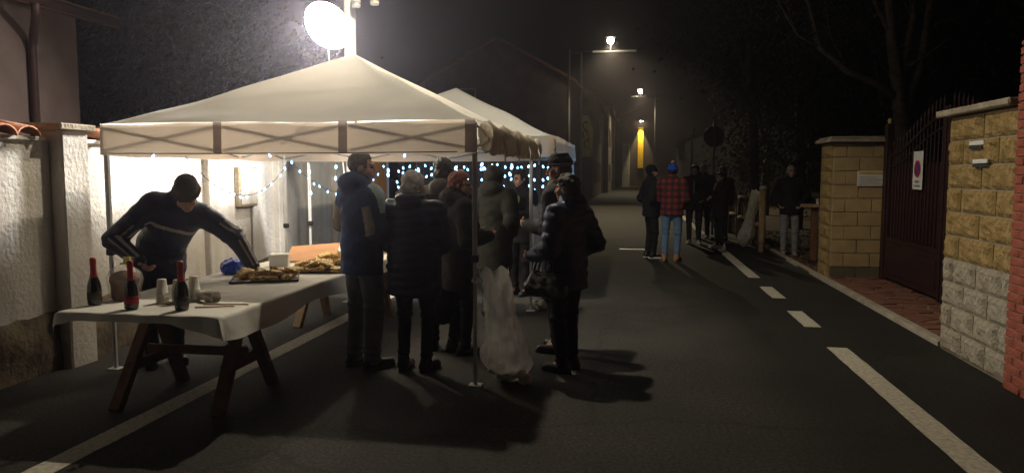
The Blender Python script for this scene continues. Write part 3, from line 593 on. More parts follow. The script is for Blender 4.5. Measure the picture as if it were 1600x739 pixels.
# blue plastic bag (crumpled)
def blob(name, m, c, r, h, amp, fr, seed, flat=0.):
    s = SDF(.02).ell((0, 0, r[2] * .8), r); rs = np.random.default_rng(seed); ph = rs.uniform(0, 6, 6)
    def post(X, Y, Z, f):
        f = f + amp * (np.sin(fr * X + ph[0] + 2 * np.sin(fr * .6 * Z)) * np.sin(fr * Y + ph[1]) + .6 * np.sin(fr * 1.9 * (X + Y) + ph[2]) * np.sin(fr * 1.7 * Z + ph[3]))
        return np.maximum(f, -Z + 0 * X)
    V, Q = s.mesh(h, post); return V, Q
V, Q = blob('b', None, None, (.10, .085, .07), .007, .012, 48, 3)
o = link('plastic_bag', npmesh('plastic_bag', V, Q, M['bluebag']), None, (-3.36, 5.80, TZ + .002)); tag(o, 'crumpled bright blue plastic bag on the white cloth', 'bag')
o = MB().cham(-.085, .085, -.07, .07, 0, .115, .006, jit=.002).build('paper_box', M['signwhite'], None); o.location = (-3.21, 6.36, TZ + .002); o.rotation_euler = (0, 0, .35); tag(o, 'small white box of napkins behind the focaccia trays', 'box')
# brown card lids standing behind the trays
o = MB().cham(-.24, .24, -.20, .20, 0, .012, .003).build('cardboard_sheet', M['card'], None); o.location = (-3.10, 6.85, TZ + .075); o.rotation_euler = (R(16), R(-4), .25); tag(o, 'brown cardboard sheet propped up behind the focaccia', 'cardboard')
o = MB().cham(-.20, .20, -.14, .14, 0, .07, .006).build('cake_box', M['card'], None); o.location = (-3.12, 6.98, TZ + .003); o.rotation_euler = (0, 0, .25); tag(o, 'low brown cake box under the cardboard sheet', 'box')
B = np.zeros((14, 14, 3)); gx = np.linspace(-.3, .3, 14)
for i in range(14):
    for j in range(14): B[i, j] = (gx[i], gx[j] * 1.1, .03 + .02 * math.sin(9 * gx[i] + 2) * math.sin(7 * gx[j]) + .05 * max(0, gx[j]))
o = MB().grid(B).build('paper_sheet', M['paper'], smooth=True); o.location = (-2.95, 7.75, TZ + .012); o.rotation_euler = (0, 0, .3); tag(o, 'creased pale wrapping paper at the far end of the table', 'paper')
def tray(x, y, rz, L, W, label):
    t = thing('baking_tray', label, 'tray', (x, y, TZ + .003), rz, 'dark trays of focaccia')
    MB().cham(-L / 2, L / 2, -W / 2, W / 2, 0, .006, .002).build('tray_base', M['tray'], t, local=True)
    b = MB(); h_ = .018
    for a in ((-L / 2, L / 2, -W / 2, -W / 2 + .006), (-L / 2, L / 2, W / 2 - .006, W / 2), (-L / 2, -L / 2 + .006, -W / 2, W / 2), (L / 2 - .006, L / 2, -W / 2, W / 2)): b.box(*a, .006, h_)
    b.build('tray_rim', M['tray'], t, local=True)
    MB().cham(-L / 2 + .01, L / 2 - .01, -W / 2 + .01, W / 2 - .01, .0065, .009, .001).build('tray_paper', M['paper'], t, local=True); return t
trays = ((-2.90, 5.50, .42, .52, .34, 'dark baking tray of focaccia nearest the server\'s hand'), (-2.72, 6.08, .30, .50, .34, 'dark baking tray of focaccia in the middle of the table edge'), (-2.78, 6.70, .3, .5, .34, 'dark baking tray of focaccia farthest along the table'))
def focaccia_mesh(sd, L, W, H):
    rs = np.random.default_rng(sd); q = SDF(.01).ell((0, 0, H / 2), (L * .62, W * .70, H)); ph = rs.uniform(0, 6, 6); sk = rs.uniform(-.18, .18)
    def post(X, Y, Z, f):
        top_ = H * (.86 + .10 * np.sin(55 * X + ph[0]) * np.sin(60 * Y + ph[1]) + .07 * np.sin(130 * X + ph[4]) * np.sin(120 * Y + ph[5]))
        a = np.abs(X + sk * Y) - L / 2 + .003 * np.sin(90 * Y + 60 * Z + ph[2]); b = np.abs(Y) - W / 2 + .003 * np.sin(80 * X + 70 * Z + ph[3]); c = np.maximum(Z - top_, -Z + 0 * X)
        m = .006; o_ = lambda t: np.maximum(t + m, 0)
        return np.sqrt(o_(a)**2 + o_(b)**2 + o_(c)**2) + np.minimum(np.maximum(np.maximum(a, b), c) + m, 0) - m + 0 * f
    V, Q = q.mesh(.006, post); n = np.cross(V[Q[:, 1]] - V[Q[:, 0]], V[Q[:, 2]] - V[Q[:, 0]]); n /= np.maximum(np.linalg.norm(n, axis=1), 1e-9)[:, None]
    return npmesh('focaccia', V, Q, [M['crust'], M['crumb']], ((n[:, 2] > .25) | (rs.random(len(Q)) < .35)).astype(int))
fm = [focaccia_mesh(i, .095 + .010 * i, .080 + .006 * (i % 2), .040) for i in range(4)]
for ti, (x, y, rz, L, W, lab) in enumerate(trays):
    tray(x, y, rz, L, W, lab); cs, sn = math.cos(rz), math.sin(rz)
    words = ['on the tray nearest the server\'s hand', 'on the middle tray', 'on the tray farthest along the table'][ti]
    n0 = 0
    for lay in range(2):
        for i in range(4):
            for j in range(4 if lay == 0 else 3):
                if ti == 0 and i == 0 and lay == 0 and j < 2: continue
                if lay == 1 and (i + j) % 3 == 0: continue
                lx = (-.5 + (i + .5 + .25 * lay) / 4.3) * (L - .04) + random.uniform(-.012, .012) + .02; ly = (-.5 + (j + .5 + .4 * lay) / 4) * (W - .03) + random.uniform(-.008, .008)
                o = link('focaccia_piece', random.choice(fm), None, (x + lx * cs - ly * sn, y + lx * sn + ly * cs, TZ + .013 + lay * .038 + random.uniform(0, .004)), (random.uniform(-.10, .10) * (1 + 2 * lay), random.uniform(-.12, .12) * (1 + 2 * lay), rz + random.uniform(-.35, .35) + (math.pi / 2 if random.random() < .3 else 0)))
                tag(o, ('golden focaccia piece on top of the pile ' if lay else 'golden focaccia piece in the bottom layer ') + words, 'focaccia', 'focaccia pieces ' + words)

# ------------------------------------------------------------------ right side: block wall, brick wall, gate, pillar
def rough_block(w_, h_, d_, sd, amp=.016, nx=8, nz=6):
    """split-face block: front (local -X side) broken into facets; w_ along Y, h_ along Z, d_ along X"""
    rs = np.random.default_rng(sd); V = []; F = []
    for j in range(nz + 1):
        for i in range(nx + 1):
            edge = i in (0, nx) or j in (0, nz)
            V.append((0 if edge else -.010 - rs.uniform(0, amp) - .006 * math.sin(i * 2.1 + sd) * math.sin(j * 1.7 + sd), w_ * i / nx, h_ * j / nz))
    st = nx + 1
    for j in range(nz):
        for i in range(nx): F.append((j * st + i, (j + 1) * st + i, (j + 1) * st + i + 1, j * st + i + 1))
    b = len(V); V += [(d_, 0, 0), (d_, w_, 0), (d_, 0, h_), (d_, w_, h_)]
    F += [(b, b + 2, nz * st, 0), (b + 1, nx, nz * st + nx, b + 3), (b, 0, nx, b + 1), (b + 2, b + 3, nz * st + nx, nz * st), (b, b + 1, b + 3, b + 2)]
    me = bpy.data.meshes.new('block'); me.from_pydata(V, [], F); return me
wl = thing('block_wall', 'rough split-face block wall, ochre above grey, beside the red brick', 'wall', (2.80, 6.05, 0))
box('mortar_core', M['mortar'], wl, 2.815, 3.20, 5.92, 7.22, -.05, 2.075)
protos = {}
hc = 2.075 / 10
for r_ in range(10):
    z0 = r_ * hc; y = 6.06; grey = r_ < 4; cuts = [0, .39, .78, 1.16] if r_ % 2 == 0 else [0, .20, .59, .98, 1.16]
    if not grey: cuts = [0, .58, 1.16] if r_ % 2 else [0, .34, .90, 1.16]
    cuts = [c_ * 1.30 / 1.16 for c_ in cuts]
    for a, b in zip(cuts[:-1], cuts[1:]):
        me = rough_block(b - a - .014, hc - .014, .02, r_ * 7 + int(a * 10)); me.materials.append(M['blockgrey'] if grey else M['blockface']); me.update()
        link('block', me, wl, (2.806 - 2.80, 5.92 + a + .007 - 6.05, z0 + .007))
    # dressed end blocks facing the gate
    MB().cham(2.82, 3.19, 7.215, 7.235 + random.uniform(0, .006), z0 + .007, z0 + hc - .007, .006, jit=.003).build('end_block', M['smoothblock'], wl)
MB().cham(2.72, 3.26, 6.00, 7.34, 2.085, 2.145, .012, jit=.004).build('cap_stone', M['capstone'], wl)
for (y0, z0) in ((6.50, 1.815), (6.42, 1.665)):
    lb = MB().cham(2.775, 2.80, y0, y0 + .26, z0, z0 + .034, .004).build('letter_slot', M['signwhite'], wl)
    MB().box(2.772, 2.7745, y0 + .015, y0 + .245, z0 - .03, z0 - .004).build('slot_opening', M['ink'], wl)
bk = thing('brick_wall', 'tall red brick wall corner at the picture edge', 'wall', (2.74, 4.5, 0))
box('mortar_core', M['brickmortar'], bk, 2.750, 3.10, 3.2, 5.90, -.05, 2.485)
bml = []
for i in range(6):
    mb = MB().cham(0, .10, 0, .235, 0, .055, .005, jit=.003); me = bpy.data.meshes.new('brick'); me.from_pydata(mb.v, [], mb.f); me.materials.append(M['brick']); me.update(); bml.append(me)
mb = MB().cham(0, .10, 0, .110, 0, .055, .005, jit=.003); hb = bpy.data.meshes.new('brick'); hb.from_pydata(mb.v, [], mb.f); hb.materials.append(M['brick']); hb.update()
for r_ in range(38):
    z0 = .003 + r_ * .0655; y = 5.90 - .235
    if r_ % 2: link('brick', hb, bk, (2.738 - 2.74 + random.uniform(-.003, .003), 5.90 - .110 - 4.5, z0)); y = 5.90 - .110 - .010 - .235
    while y > 5.05: link('brick', random.choice(bml), bk, (-.002 + random.uniform(-.003, .003), y - 4.5, z0)); y -= .245
MB().cham(2.735, 3.12, 3.2, 5.905, 2.494, 2.53, .01).build('cap_stone', M['brick'], bk)
pl = thing('gate_pillar', 'ochre block pillar with a small sign at the far side of the gate', 'pillar', (3.30, 11.7, 0))
box('mortar_core', M['mortar'], pl, 2.935, 3.66, 11.615, 12.30, -.05, 2.03)
for r_ in range(10):
    z0 = r_ * .203; m = M['darkplinth'] if r_ == 0 else M['smoothblock']
    cuts = [2.93, 3.30, 3.665] if r_ % 2 == 0 else [2.93, 3.12, 3.49, 3.665]
    for a, b in zip(cuts[:-1], cuts[1:]): MB().cham(a + .005, b - .005, 11.600 + random.uniform(-.004, .003), 11.63, z0 + .005, z0 + .198, .005, jit=.003).build('block', m, pl)
    me = rough_block(.66, .193, .02, 100 + r_, nx=6, nz=4); me.materials.append(M['blockface']); me.update(); link('block', me, pl, (2.925 - 3.30, 11.62 - 11.7, z0 + .005))
MB().cham(2.84, 3.75, 11.52, 12.36, 2.04, 2.10, .012, jit=.004).build('cap_stone', M['capstone'], pl); MB().cham(2.88, 3.71, 11.56, 12.32, 2.10, 2.13, .01).build('cap_stone', M['capstone'], pl)
def text(s_, size, m, parent, loc, rot, name='lettering'):
    cu = bpy.data.curves.new(name, 'FONT'); cu.body = s_; cu.size = size; cu.align_x = 'CENTER'; cu.extrude = .0006
    tmp = bpy.data.objects.new(name, cu); C.objects.link(tmp); dg = bpy.context.evaluated_depsgraph_get(); me = bpy.data.meshes.new_from_object(tmp.evaluated_get(dg)); bpy.data.objects.remove(tmp)
    me.materials.clear(); me.materials.append(m); return link(name, me, parent, Vector(loc) - wloc(parent), rot)
sg = thing('wall_sign', 'small white plate sign fixed to the ochre pillar', 'sign', (3.45, 11.59, 1.39))
MB().cham(3.27, 3.635, 11.578, 11.590, 1.40, 1.625, .003).build('plate', M['signwhite'], sg)
MB().box(3.285, 3.62, 11.574, 11.5775, 1.575, 1.612).build('header', M['signyellow'], sg)
for i in range(4): MB().box(3.30, 3.60 - .05 * (i % 2), 11.575, 11.5775, 1.425 + i * .034, 1.435 + i * .034).build('printed_line', M['strap'], sg)
gt = thing('driveway_gate', 'dark red metal driveway gate with curved top and upright bars', 'gate', (3.66, 9.5, 0))
GX = 3.66
MB().cham(GX - .05, GX + .05, 11.44, 11.56, .03, 2.30, .008).build('gate_post', M['gate'], gt)
MB().lathe([(0, 2.30), (.03, 2.30), (.02, 2.32), (.035, 2.345), (.02, 2.375), (0, 2.38)], (GX, 11.50, 0), 12).build('post_finial', M['signyellow'], gt, smooth=True)
MB().cham(GX - .05, GX + .05, 7.28, 7.40, .03, 2.30, .008).build('gate_post', M['gate'], gt)
def topz(y): t = (11.40 - y) / (11.40 - 9.45); t = min(max(t, 0), 2); t = t if t <= 1 else 2 - t; return 1.90 + .46 * (3 * t * t - 2 * t**3)
for (ya, yb) in ((9.47, 11.42), (7.42, 9.43)):
    lf = MB().cham(GX - .022, GX + .022, ya, yb, .09, .62, .004).build('lower_panel', M['gate'], gt)
    MB().cham(GX - .030, GX - .023, ya + .12, yb - .12, .17, .54, .003).build('raised_panel', M['gate'], lf)
    MB().cham(GX - .03, GX + .03, ya, yb, .62, .68, .004).build('mid_rail', M['gate'], gt)
    ys = np.linspace(ya, yb, 22); MB().tube([(GX, y, topz(y) - .06) for y in ys], .026, 6).build('top_rail', M['gate'], gt, smooth=True)
    MB().tube([(GX, y, topz(y) - .22) for y in ys], .016, 6).build('second_rail', M['gate'], gt, smooth=True)
    for y in (ya + .03, yb - .03): MB().cham(GX - .028, GX + .028, y - .03, y + .03, .05, topz(y) + .02, .004).build('stile', M['gate'], gt)
    y = ya + .14
    while y < yb - .08:
        MB().tube([(GX, y, .68), (GX, y, topz(y) + .02), (GX, y, topz(y) + .10), (GX, y, topz(y) + .17)], [.010, .010, .016, .002], 6).build('bar', M['gate'], gt); y += .118
    MB().box(GX + .012, GX + .016, ya, yb, .68, 1.72).build('privacy_sheet', M['gate'], gt)
ps = thing('no_parking_sign', 'white no-parking plate with a red ring on the gate bars', 'sign', (GX - .03, 10.24, 1.38))
MB().cham(GX - .045, GX - .038, 10.08, 10.40, 1.38, 1.87, .003).build('plate', M['signwhite'], ps)
Mr = Matrix.Translation((GX - .047, 10.24, 1.645)) @ Matrix.Rotation(R(-90), 4, 'Y')
def disc(r0, r1, m, name, off, parent, Mx): 
    b = MB(); b.lathe([(r0, 0), (r1, 0)], n=28, Mx=Mx @ Matrix.Translation((0, 0, off))) if r0 > 0 else b.lathe([(1e-6, 0), (r1, 0)], n=28, Mx=Mx @ Matrix.Translation((0, 0, off))); return b
def ring(r0, r1, z, Mx, m, name, parent):
    V = []; F = []; n = 32
    for k_ in range(n):
        a = 2 * math.pi * k_ / n
        for r in (r0, r1): V.append(Mx @ Vector((r * math.cos(a), r * math.sin(a), z)))
    for k_ in range(n): a = 2 * k_; b = 2 * ((k_ + 1) % n); F.append((a, a + 1, b + 1, b))
    return MB().add(V, F).build(name, m, parent)
ring(.001, .085, .002, Mr, M['signblue'], 'disc', ps); ring(.082, .108, .004, Mr, M['signred'], 'red_ring', ps)
MB().box(-.085, .085, -.012, .012, .004, .006, Mr @ Matrix.Rotation(R(45), 4, 'Z')).build('red_bar', M['signred'], ps)
rt = (R(90), 0, R(-90))
text('PASSO', .052, M['ink'], ps, (GX - .0465, 10.24, 1.465), rt); text('CARRABILE', .042, M['ink'], ps, (GX - .0465, 10.24, 1.412), rt)
# garden behind: fence, counter plank, soil
fn = thing('wooden_fence', 'rustic wooden fence along the verge behind the standing group', 'fence', (2.62, 18, 0))
FX = 2.62
for i, y in enumerate(np.arange(15.6, 30, 1.6)):
    h_ = 1.27 if i == 0 else 1.15 + random.uniform(-.04, .04)
    p = MB().tube([(FX, y, -.02), (FX + random.uniform(-.02, .02), y, h_)], [.075, .065], 9).build('post', M['palewood'], fn, smooth=True)
    if i == 0: MB().lathe([(0, 1.27), (.08, 1.275), (.085, 1.30), (.05, 1.34), (0, 1.35)], (FX, y, 0), 12).build('post_cap', M['whitewall'], p, smooth=True)
    for z in (.55, 1.02): MB().tube([(FX - .03, y, z + random.uniform(-.02, .02)), (FX - .03, y + .8, z + random.uniform(-.03, .03)), (FX - .03, y + 1.6, z + random.uniform(-.02, .02))], [.045, .042, .04], 8).build('rail', M['palewood'], fn, smooth=True)
    for s_ in range(4): 
        yy = y + .3 + s_ * .32; MB().cham(FX - .01, FX + .012, yy - .05, yy + .05, .06, 1.05 + random.uniform(-.06, .06), .004, jit=.006).build('slat', M['wood'], fn)
cp = thing('counter_plank', 'pale wooden plank counter on posts behind the ochre pillar', 'counter', (3.7, 14.0, 0))
MB().cham(3.03, 4.9, 13.85, 14.15, .985, 1.04, .006).build('plank', M['palewood'], cp)
for x in (3.25, 4.6): MB().cham(x - .05, x + .05, 13.95, 14.05, 0.03, .985, .006).build('leg', M['wood'], cp)
o = link('cup', cupm, None, (3.30, 14.0, 1.134), (R(180), 0, 0)); tag(o, 'white plastic cup standing on the plank counter', 'cup')
o = link('cup', cupm, None, (3.42, 14.03, 1.134), (R(180), 0, 0)); tag(o, 'white plastic cup on the plank counter nearer the pillar', 'cup')
# leaf litter on the soil behind the kerb
V = []; F = []; lr = random.Random(5)
for _ in range(2600):
    p = Vector((2.92 + abs(lr.gauss(0, 1.1)), lr.uniform(12.4, 21), .038 + lr.uniform(0, .015))); u = Vector((lr.gauss(0, 1), lr.gauss(0, 1), lr.gauss(0, .25))).normalized(); v = Vector((-u.y, u.x, lr.gauss(0, .25))).normalized(); q_ = lr.uniform(.025, .055); i = len(V)
    V += [p - u * q_, p + v * q_ * .5, p + u * q_, p - v * q_ * .5]; F.append((i, i + 1, i + 2, i + 3))
o = MB().add(V, F).build('fallen_leaves', M['litter']); o['kind'] = 'stuff'; o['label'] = 'brown fallen leaves on the soil behind the kerb'
# ------------------------------------------------------------------ trees
def make_tree(label, base, limbs, leafm, nleaf, lsize, seed, clusters, group='trees behind the gate and fence', spread=.5, twigs=3, name='tree'):
    rs = random.Random(seed); t = thing(name, label, 'tree', base, group=group)
    b = MB(); ends = []
    for (P, r0, r1) in limbs:
        n = len(P); b.tube([Vector(p) for p in P], [r0 + (r1 - r0) * i / (n - 1) for i in range(n)], 8)
        d = (Vector(P[-1]) - Vector(P[-2])).normalized()
        for q in range(twigs):
            s0 = Vector(P[-1]) if q == 0 else Vector(P[rs.randrange(1, n)]); p = s0.copy(); pts = [p.copy()]; dd = (d + Vector((rs.uniform(-.8, .8), rs.uniform(-.8, .8), rs.uniform(-.3, .7)))).normalized()
            for _ in range(4):
                dd = (dd + Vector((rs.uniform(-.35, .35), rs.uniform(-.35, .35), rs.uniform(-.25, .3)))).normalized(); p = p + dd * rs.uniform(.2, .38); pts.append(p.copy())
            b.tube(pts, [max(r1 * .8, .008) * (1 - .2 * i) for i in range(5)], 5); ends += pts[1:]
    b.build('trunk', M['bark'], t, smooth=True)
    V = []; F = []
    cl = [Vector(c_) for c_ in clusters] + ends
    for _ in range(nleaf):
        c_ = rs.choice(cl); p = c_ + Vector((rs.gauss(0, spread), rs.gauss(0, spread), rs.gauss(0, spread * .8)))
        a = Vector((rs.gauss(0, 1), rs.gauss(0, 1), rs.gauss(0, .6))).normalized(); u = a.orthogonal().normalized(); v = a.cross(u); s_ = lsize * rs.uniform(.6, 1.3); i = len(V)
        V += [p - u * s_, p + v * s_ * .45 + a * s_ * .12, p + u * s_, p - v * s_ * .45 + a * s_ * .12]; F.append((i, i + 1, i + 2, i + 3))
    MB().add(V, F).build('crown', leafm, t)
    return t
make_tree('bare-limbed tree rising behind the gate', (4.35, 13, 0), [([(4.35, 13, -.1), (4.33, 13, 1.2), (4.32, 13.0, 2.4), (4.22, 13, 3.1), (4.10, 13, 3.8), (4.0, 13.1, 5.2), (4.1, 13.3, 7.0)], .17, .05),
    ([(4.30, 13, 2.75), (3.85, 12.9, 3.05), (3.40, 12.8, 3.22), (2.95, 12.8, 3.62), (2.80, 12.9, 4.3), (2.45, 12.9, 5.2)], .07, .03), ([(4.32, 13, 2.5), (4.6, 13.1, 3.3), (4.75, 13.2, 4.6), (5.2, 13.4, 6.0)], .09, .03), ([(4.25, 13, 3.0), (4.45, 13.1, 4.1), (4.40, 13.2, 5.6)], .07, .03), ([(2.95, 12.8, 3.62), (2.6, 12.7, 3.8), (2.3, 12.7, 4.3)], .03, .015), ([(4.1, 13, 3.8), (3.7, 13, 4.6), (3.3, 13, 5.4)], .05, .02)],
    M['dryleaf'], 1300, .045, 4, [(4.5, 13.2, 6), (3.6, 13, 5.4), (5.2, 13.3, 5.6)], spread=.4)
make_tree('slim leafy tree rising behind the wooden fence', (3.0, 18.5, 0), [([(2.95, 18.5, -.1), (2.9, 18.5, 1.3), (2.85, 18.5, 2.6), (2.7, 18.5, 3.7), (2.65, 18.5, 5)], .14, .06), ([(2.75, 18.5, 3.3), (2.1, 18.4, 4.0), (1.4, 18.4, 4.4)], .05, .02), ([(2.8, 18.5, 3.0), (3.5, 18.5, 3.8), (4.2, 18.6, 4.3)], .05, .02), ([(2.7, 18.5, 3.8), (2.3, 18.6, 4.8), (1.9, 18.6, 5.2)], .05, .02)],
    M['leaf'], 3000, .06, 9, [(2.3, 18.4, 4.2), (1.6, 18.4, 4.5), (2.9, 18.4, 4.0), (3.8, 18.6, 4.2), (2.0, 18.3, 4.7), (2.5, 18.3, 3.4), (3.2, 18.4, 5.0), (2.6, 18.4, 3.0)], spread=.42)
make_tree('drooping branches of a tree hanging over the red brick wall', (5.6, 9.3, 0), [([(5.6, 9.3, -.1), (5.55, 9.3, 2.2), (5.4, 9.2, 3.6), (5.1, 9.1, 5.0)], .16, .06), ([(5.5, 9.3, 3.0), (5.0, 9.1, 3.5), (4.6, 9.0, 3.6)], .05, .02), ([(5.4, 9.2, 3.5), (5.8, 9.0, 4.1), (5.9, 8.9, 4.6)], .05, .02)], M['darkleaf'], 1800, .05, 14, [(4.9, 9.0, 3.6), (5.3, 9.0, 3.4), (5.6, 9, 4.2)], spread=.35)
for i, (x, y, h_, lab) in enumerate(((6.2, 17, 5.5, 'dense dark tree in the garden behind the counter'), (4.6, 22, 5.0, 'dark bushy tree behind the wooden fence'), (8.5, 14, 6, 'large dark tree behind the driveway gate'), (4.9, 29, 6, 'dark tree beside the far beige house'))):
    cl = [(x + random.uniform(-1.6, 1.6), y + random.uniform(-1.5, 1.5), random.uniform(1.0, h_)) for _ in range(26)]
    make_tree(lab, (x, y, 0), [([(x, y, -.1), (x + .1, y, h_ * .4), (x - .1, y, h_ * .9)], .2, .07), ([(x, y, h_ * .35), (x + .9, y, h_ * .55), (x + 1.4, y + .2, h_ * .8)], .08, .03), ([(x, y, h_ * .3), (x - .9, y, h_ * .5), (x - 1.3, y - .2, h_ * .8)], .08, .03)], M['darkleaf'], 5200, .09, 20 + i, cl, spread=.5)
for i, (x, y, h_, lab, lm) in enumerate(((-8.2, 12.6, 4.3, 'ivy-like evergreen tree behind the plastered wall', 'darkleaf'), (-8.3, 16.6, 4.2, 'yellowing tree behind the wall, beside the floodlight glare', 'dryleaf'), (-11.0, 17.5, 6.5, 'tall dark tree behind the left house', 'darkleaf'))):
    cl = [(x + random.uniform(-1.1, 1.1), y + random.uniform(-1.1, 1.1), random.uniform(.8, h_)) for _ in range(26)]
    make_tree(lab, (x, y, 0), [([(x, y, -.1), (x + .1, y, h_ * .4), (x - .1, y, h_ * .9)], .14, .05), ([(x, y, h_ * .35), (x + .6, y, h_ * .55), (x + .9, y + .2, h_ * .8)], .06, .02), ([(x, y, h_ * .3), (x - .6, y, h_ * .5), (x - .9, y - .2, h_ * .8)], .06, .02)], M[lm], 9000, .05, 40 + i, cl, group='trees behind the plastered wall', spread=.40)

# ------------------------------------------------------------------ buildings
h1 = thing('house', 'dim beige house with overhanging eave and dark downpipe behind the plastered wall', 'house', (-9.5, 5, 0))
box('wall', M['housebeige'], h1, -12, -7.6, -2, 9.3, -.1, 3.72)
MB().add([(-12.6, -2.5, 5.0), (-7.12, -2.5, 3.60), (-7.12, 9.55, 3.60), (-12.6, 9.55, 5.0), (-12.6, -2.5, 5.2), (-7.12, -2.5, 3.76), (-7.12, 9.55, 3.76), (-12.6, 9.55, 5.2)], [(0, 1, 2, 3), (4, 7, 6, 5), (0, 4, 5, 1), (1, 5, 6, 2), (2, 6, 7, 3), (3, 7, 4, 0)]).build('roof', M['roof'], h1)
MB().tube([(-7.07, -2.5, 3.66), (-7.07, 9.5, 3.66)], .06, 8).build('gutter', M['pipe'], h1, smooth=True)
MB().tube([(-7.07, 8.0, 3.62), (-7.15, 8.1, 3.5), (-7.45, 8.38, 3.3), (-7.54, 8.45, 3.15), (-7.54, 8.45, 0)], .05, 10).build('downpipe', M['pipe'], h1, smooth=True)
for (y0, y1) in ((3.5, 4.7), (6.0, 7.0)):
    wd = MB().cham(-7.60, -7.56, y0 - .06, y1 + .06, 1.2, 2.6, .01).build('window', M['capstone'], h1); MB().box(-7.559, -7.55, y0, y1, 1.26, 2.54).build('shutter', M['shutter'], wd)
def house(label, x0, x1, y0, y1, ze, zp, m, ridge='y', wins=(), face='y'):
    t = thing('house', label, 'house', ((x0 + x1) / 2, (y0 + y1) / 2, 0)); xm = (x0 + x1) / 2
    MB().add([(x0, y0, -.1), (x1, y0, -.1), (x1, y0, ze), (xm, y0, zp), (x0, y0, ze), (x0, y1, -.1), (x1, y1, -.1), (x1, y1, ze), (xm, y1, zp), (x0, y1, ze)], [(0, 1, 2, 3, 4), (9, 8, 7, 6, 5), (0, 4, 9, 5), (1, 6, 7, 2)]).build('wall', m, t)
    rf = MB(); o = .35; sl_ = (zp - ze) / (xm - x0)
    for sgn in (-1, 1):
        xe = xm + sgn * ((x1 - x0) / 2 + o); zz = ze - o * sl_
        V = [(xm, y0 - .3, zp + .02), (xe, y0 - .3, zz + .02), (xe, y1 + .3, zz + .02), (xm, y1 + .3, zp + .02)]; V += [(a, b, c_ + .16) for a, b, c_ in V]
        rf.add(V, [(0, 1, 2, 3), (7, 6, 5, 4), (0, 4, 5, 1), (1, 5, 6, 2), (2, 6, 7, 3), (3, 7, 4, 0)])
    rf.build('roof', M['roof'], t)
    for (xa, xb, za, zb) in wins:
        wd = MB().cham(xa - .07, xb + .07, y0 - .05, y0 + .02, za - .07, zb + .07, .01).build('window', M['capstone'], t); MB().box(xa, xb, y0 - .058, y0 - .052, za, zb).build('shutter', M['shutter'], wd)
    return t
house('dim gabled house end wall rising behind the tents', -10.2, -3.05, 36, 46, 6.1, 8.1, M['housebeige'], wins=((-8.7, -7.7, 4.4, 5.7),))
hr = house('low beige house glimpsed behind the group on the far right of the road', 3.05, 10, 45, 53, 3.5, 5.0, M['whitewall'], wins=((6.2, 7.2, 1.2, 2.4),))
MB().tube([(3.45, 44.93, 0), (3.45, 44.93, 3.5)], .06, 8).build('downpipe', M['pipe'], hr)
for i, (y0, y1, x1, ze, lab) in enumerate(((47, 62, -2.5, 6.5, 'dark street-side house row front beyond the banner'), (62.2, 80, -2.0, 7.2, 'dark narrow street-side house farther down the road'))):
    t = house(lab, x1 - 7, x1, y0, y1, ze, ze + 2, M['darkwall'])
    for y in np.arange(y0 + 2, y1 - 1, 3.6):
        for z in (1.0, 4.0):
            wd = MB().cham(x1 - .02, x1 + .05, y - .07, y + 1.07, z - .07, z + 1.47, .01).build('window', M['capstone'], t); MB().box(x1 + .052, x1 + .06, y, y + 1, z, z + 1.4).build('shutter', M['shutter'], wd)
    MB().tube([(x1 + .08, y1 - .5, 0), (x1 + .08, y1 - .5, ze)], .07, 8).build('downpipe', M['whitewall'], t)
eh = house('pale house front with a yellow strip closing the far end of the road', -1.6, 9, 92, 100, 8.5, 11, M['shutter'])
MB().cham(-1.25, -.35, 91.6, 92.02, 0, 5.2, .02).build('white_pier', M['whitewall'], eh)
MB().cham(.60, 1.30, 91.85, 92.02, 2.3, 7.2, .02).build('yellow_panel', M['yellowlit'], eh)
el = thing('wall_lamp', 'small wall lamp lighting the yellow strip at the road end', 'lamp', (1.0, 91.6, 7.9))
MB().cham(.7, 1.3, 91.3, 92.0, 7.95, 8.1, .02).build('hood', M['whitewall'], el); MB().cham(.85, 1.15, 91.4, 91.6, 7.88, 7.95, .01).build('lamp_glass', M['lamp2'], el)
spot('lamp_light', el, (.95, 91.25, 7.80), 2600, (1, .85, .5), 46, (0, .19, -1), blend=.5)
op = thing('orange_pillar', 'orange painted pillar at the far end of the plastered wall', 'pillar', (-4.7, 12.8, 0))
MB().cham(-4.95, -4.45, 12.38, 13.2, -.05, 2.55, .02, jit=.006).build('shaft', M['orange'], op); MB().cham(-5.0, -4.4, 12.33, 13.25, 2.55, 2.62, .012).build('cap_stone', M['capstone'], op)
dw = thing('dark_fence', 'dark slatted fence behind the tents beyond the orange pillar', 'fence', (-3.9, 13.6, 0))
for i in range(22):
    x = -4.4 + i * .125; MB().cham(x, x + .113, 13.60, 13.63, .05, 2.15 + random.uniform(-.01, .01), .004).build('slat', M['dark_metal'], dw)
for z in (.4, 1.8): MB().cham(-4.42, -1.65, 13.635, 13.67, z, z + .08, .004).build('rail', M['dark_metal'], dw)
for x in (-4.38, -3.0, -1.70): MB().cham(x - .04, x + .04, 13.64, 13.72, -.02, 2.2, .004).build('post', M['dark_metal'], dw)
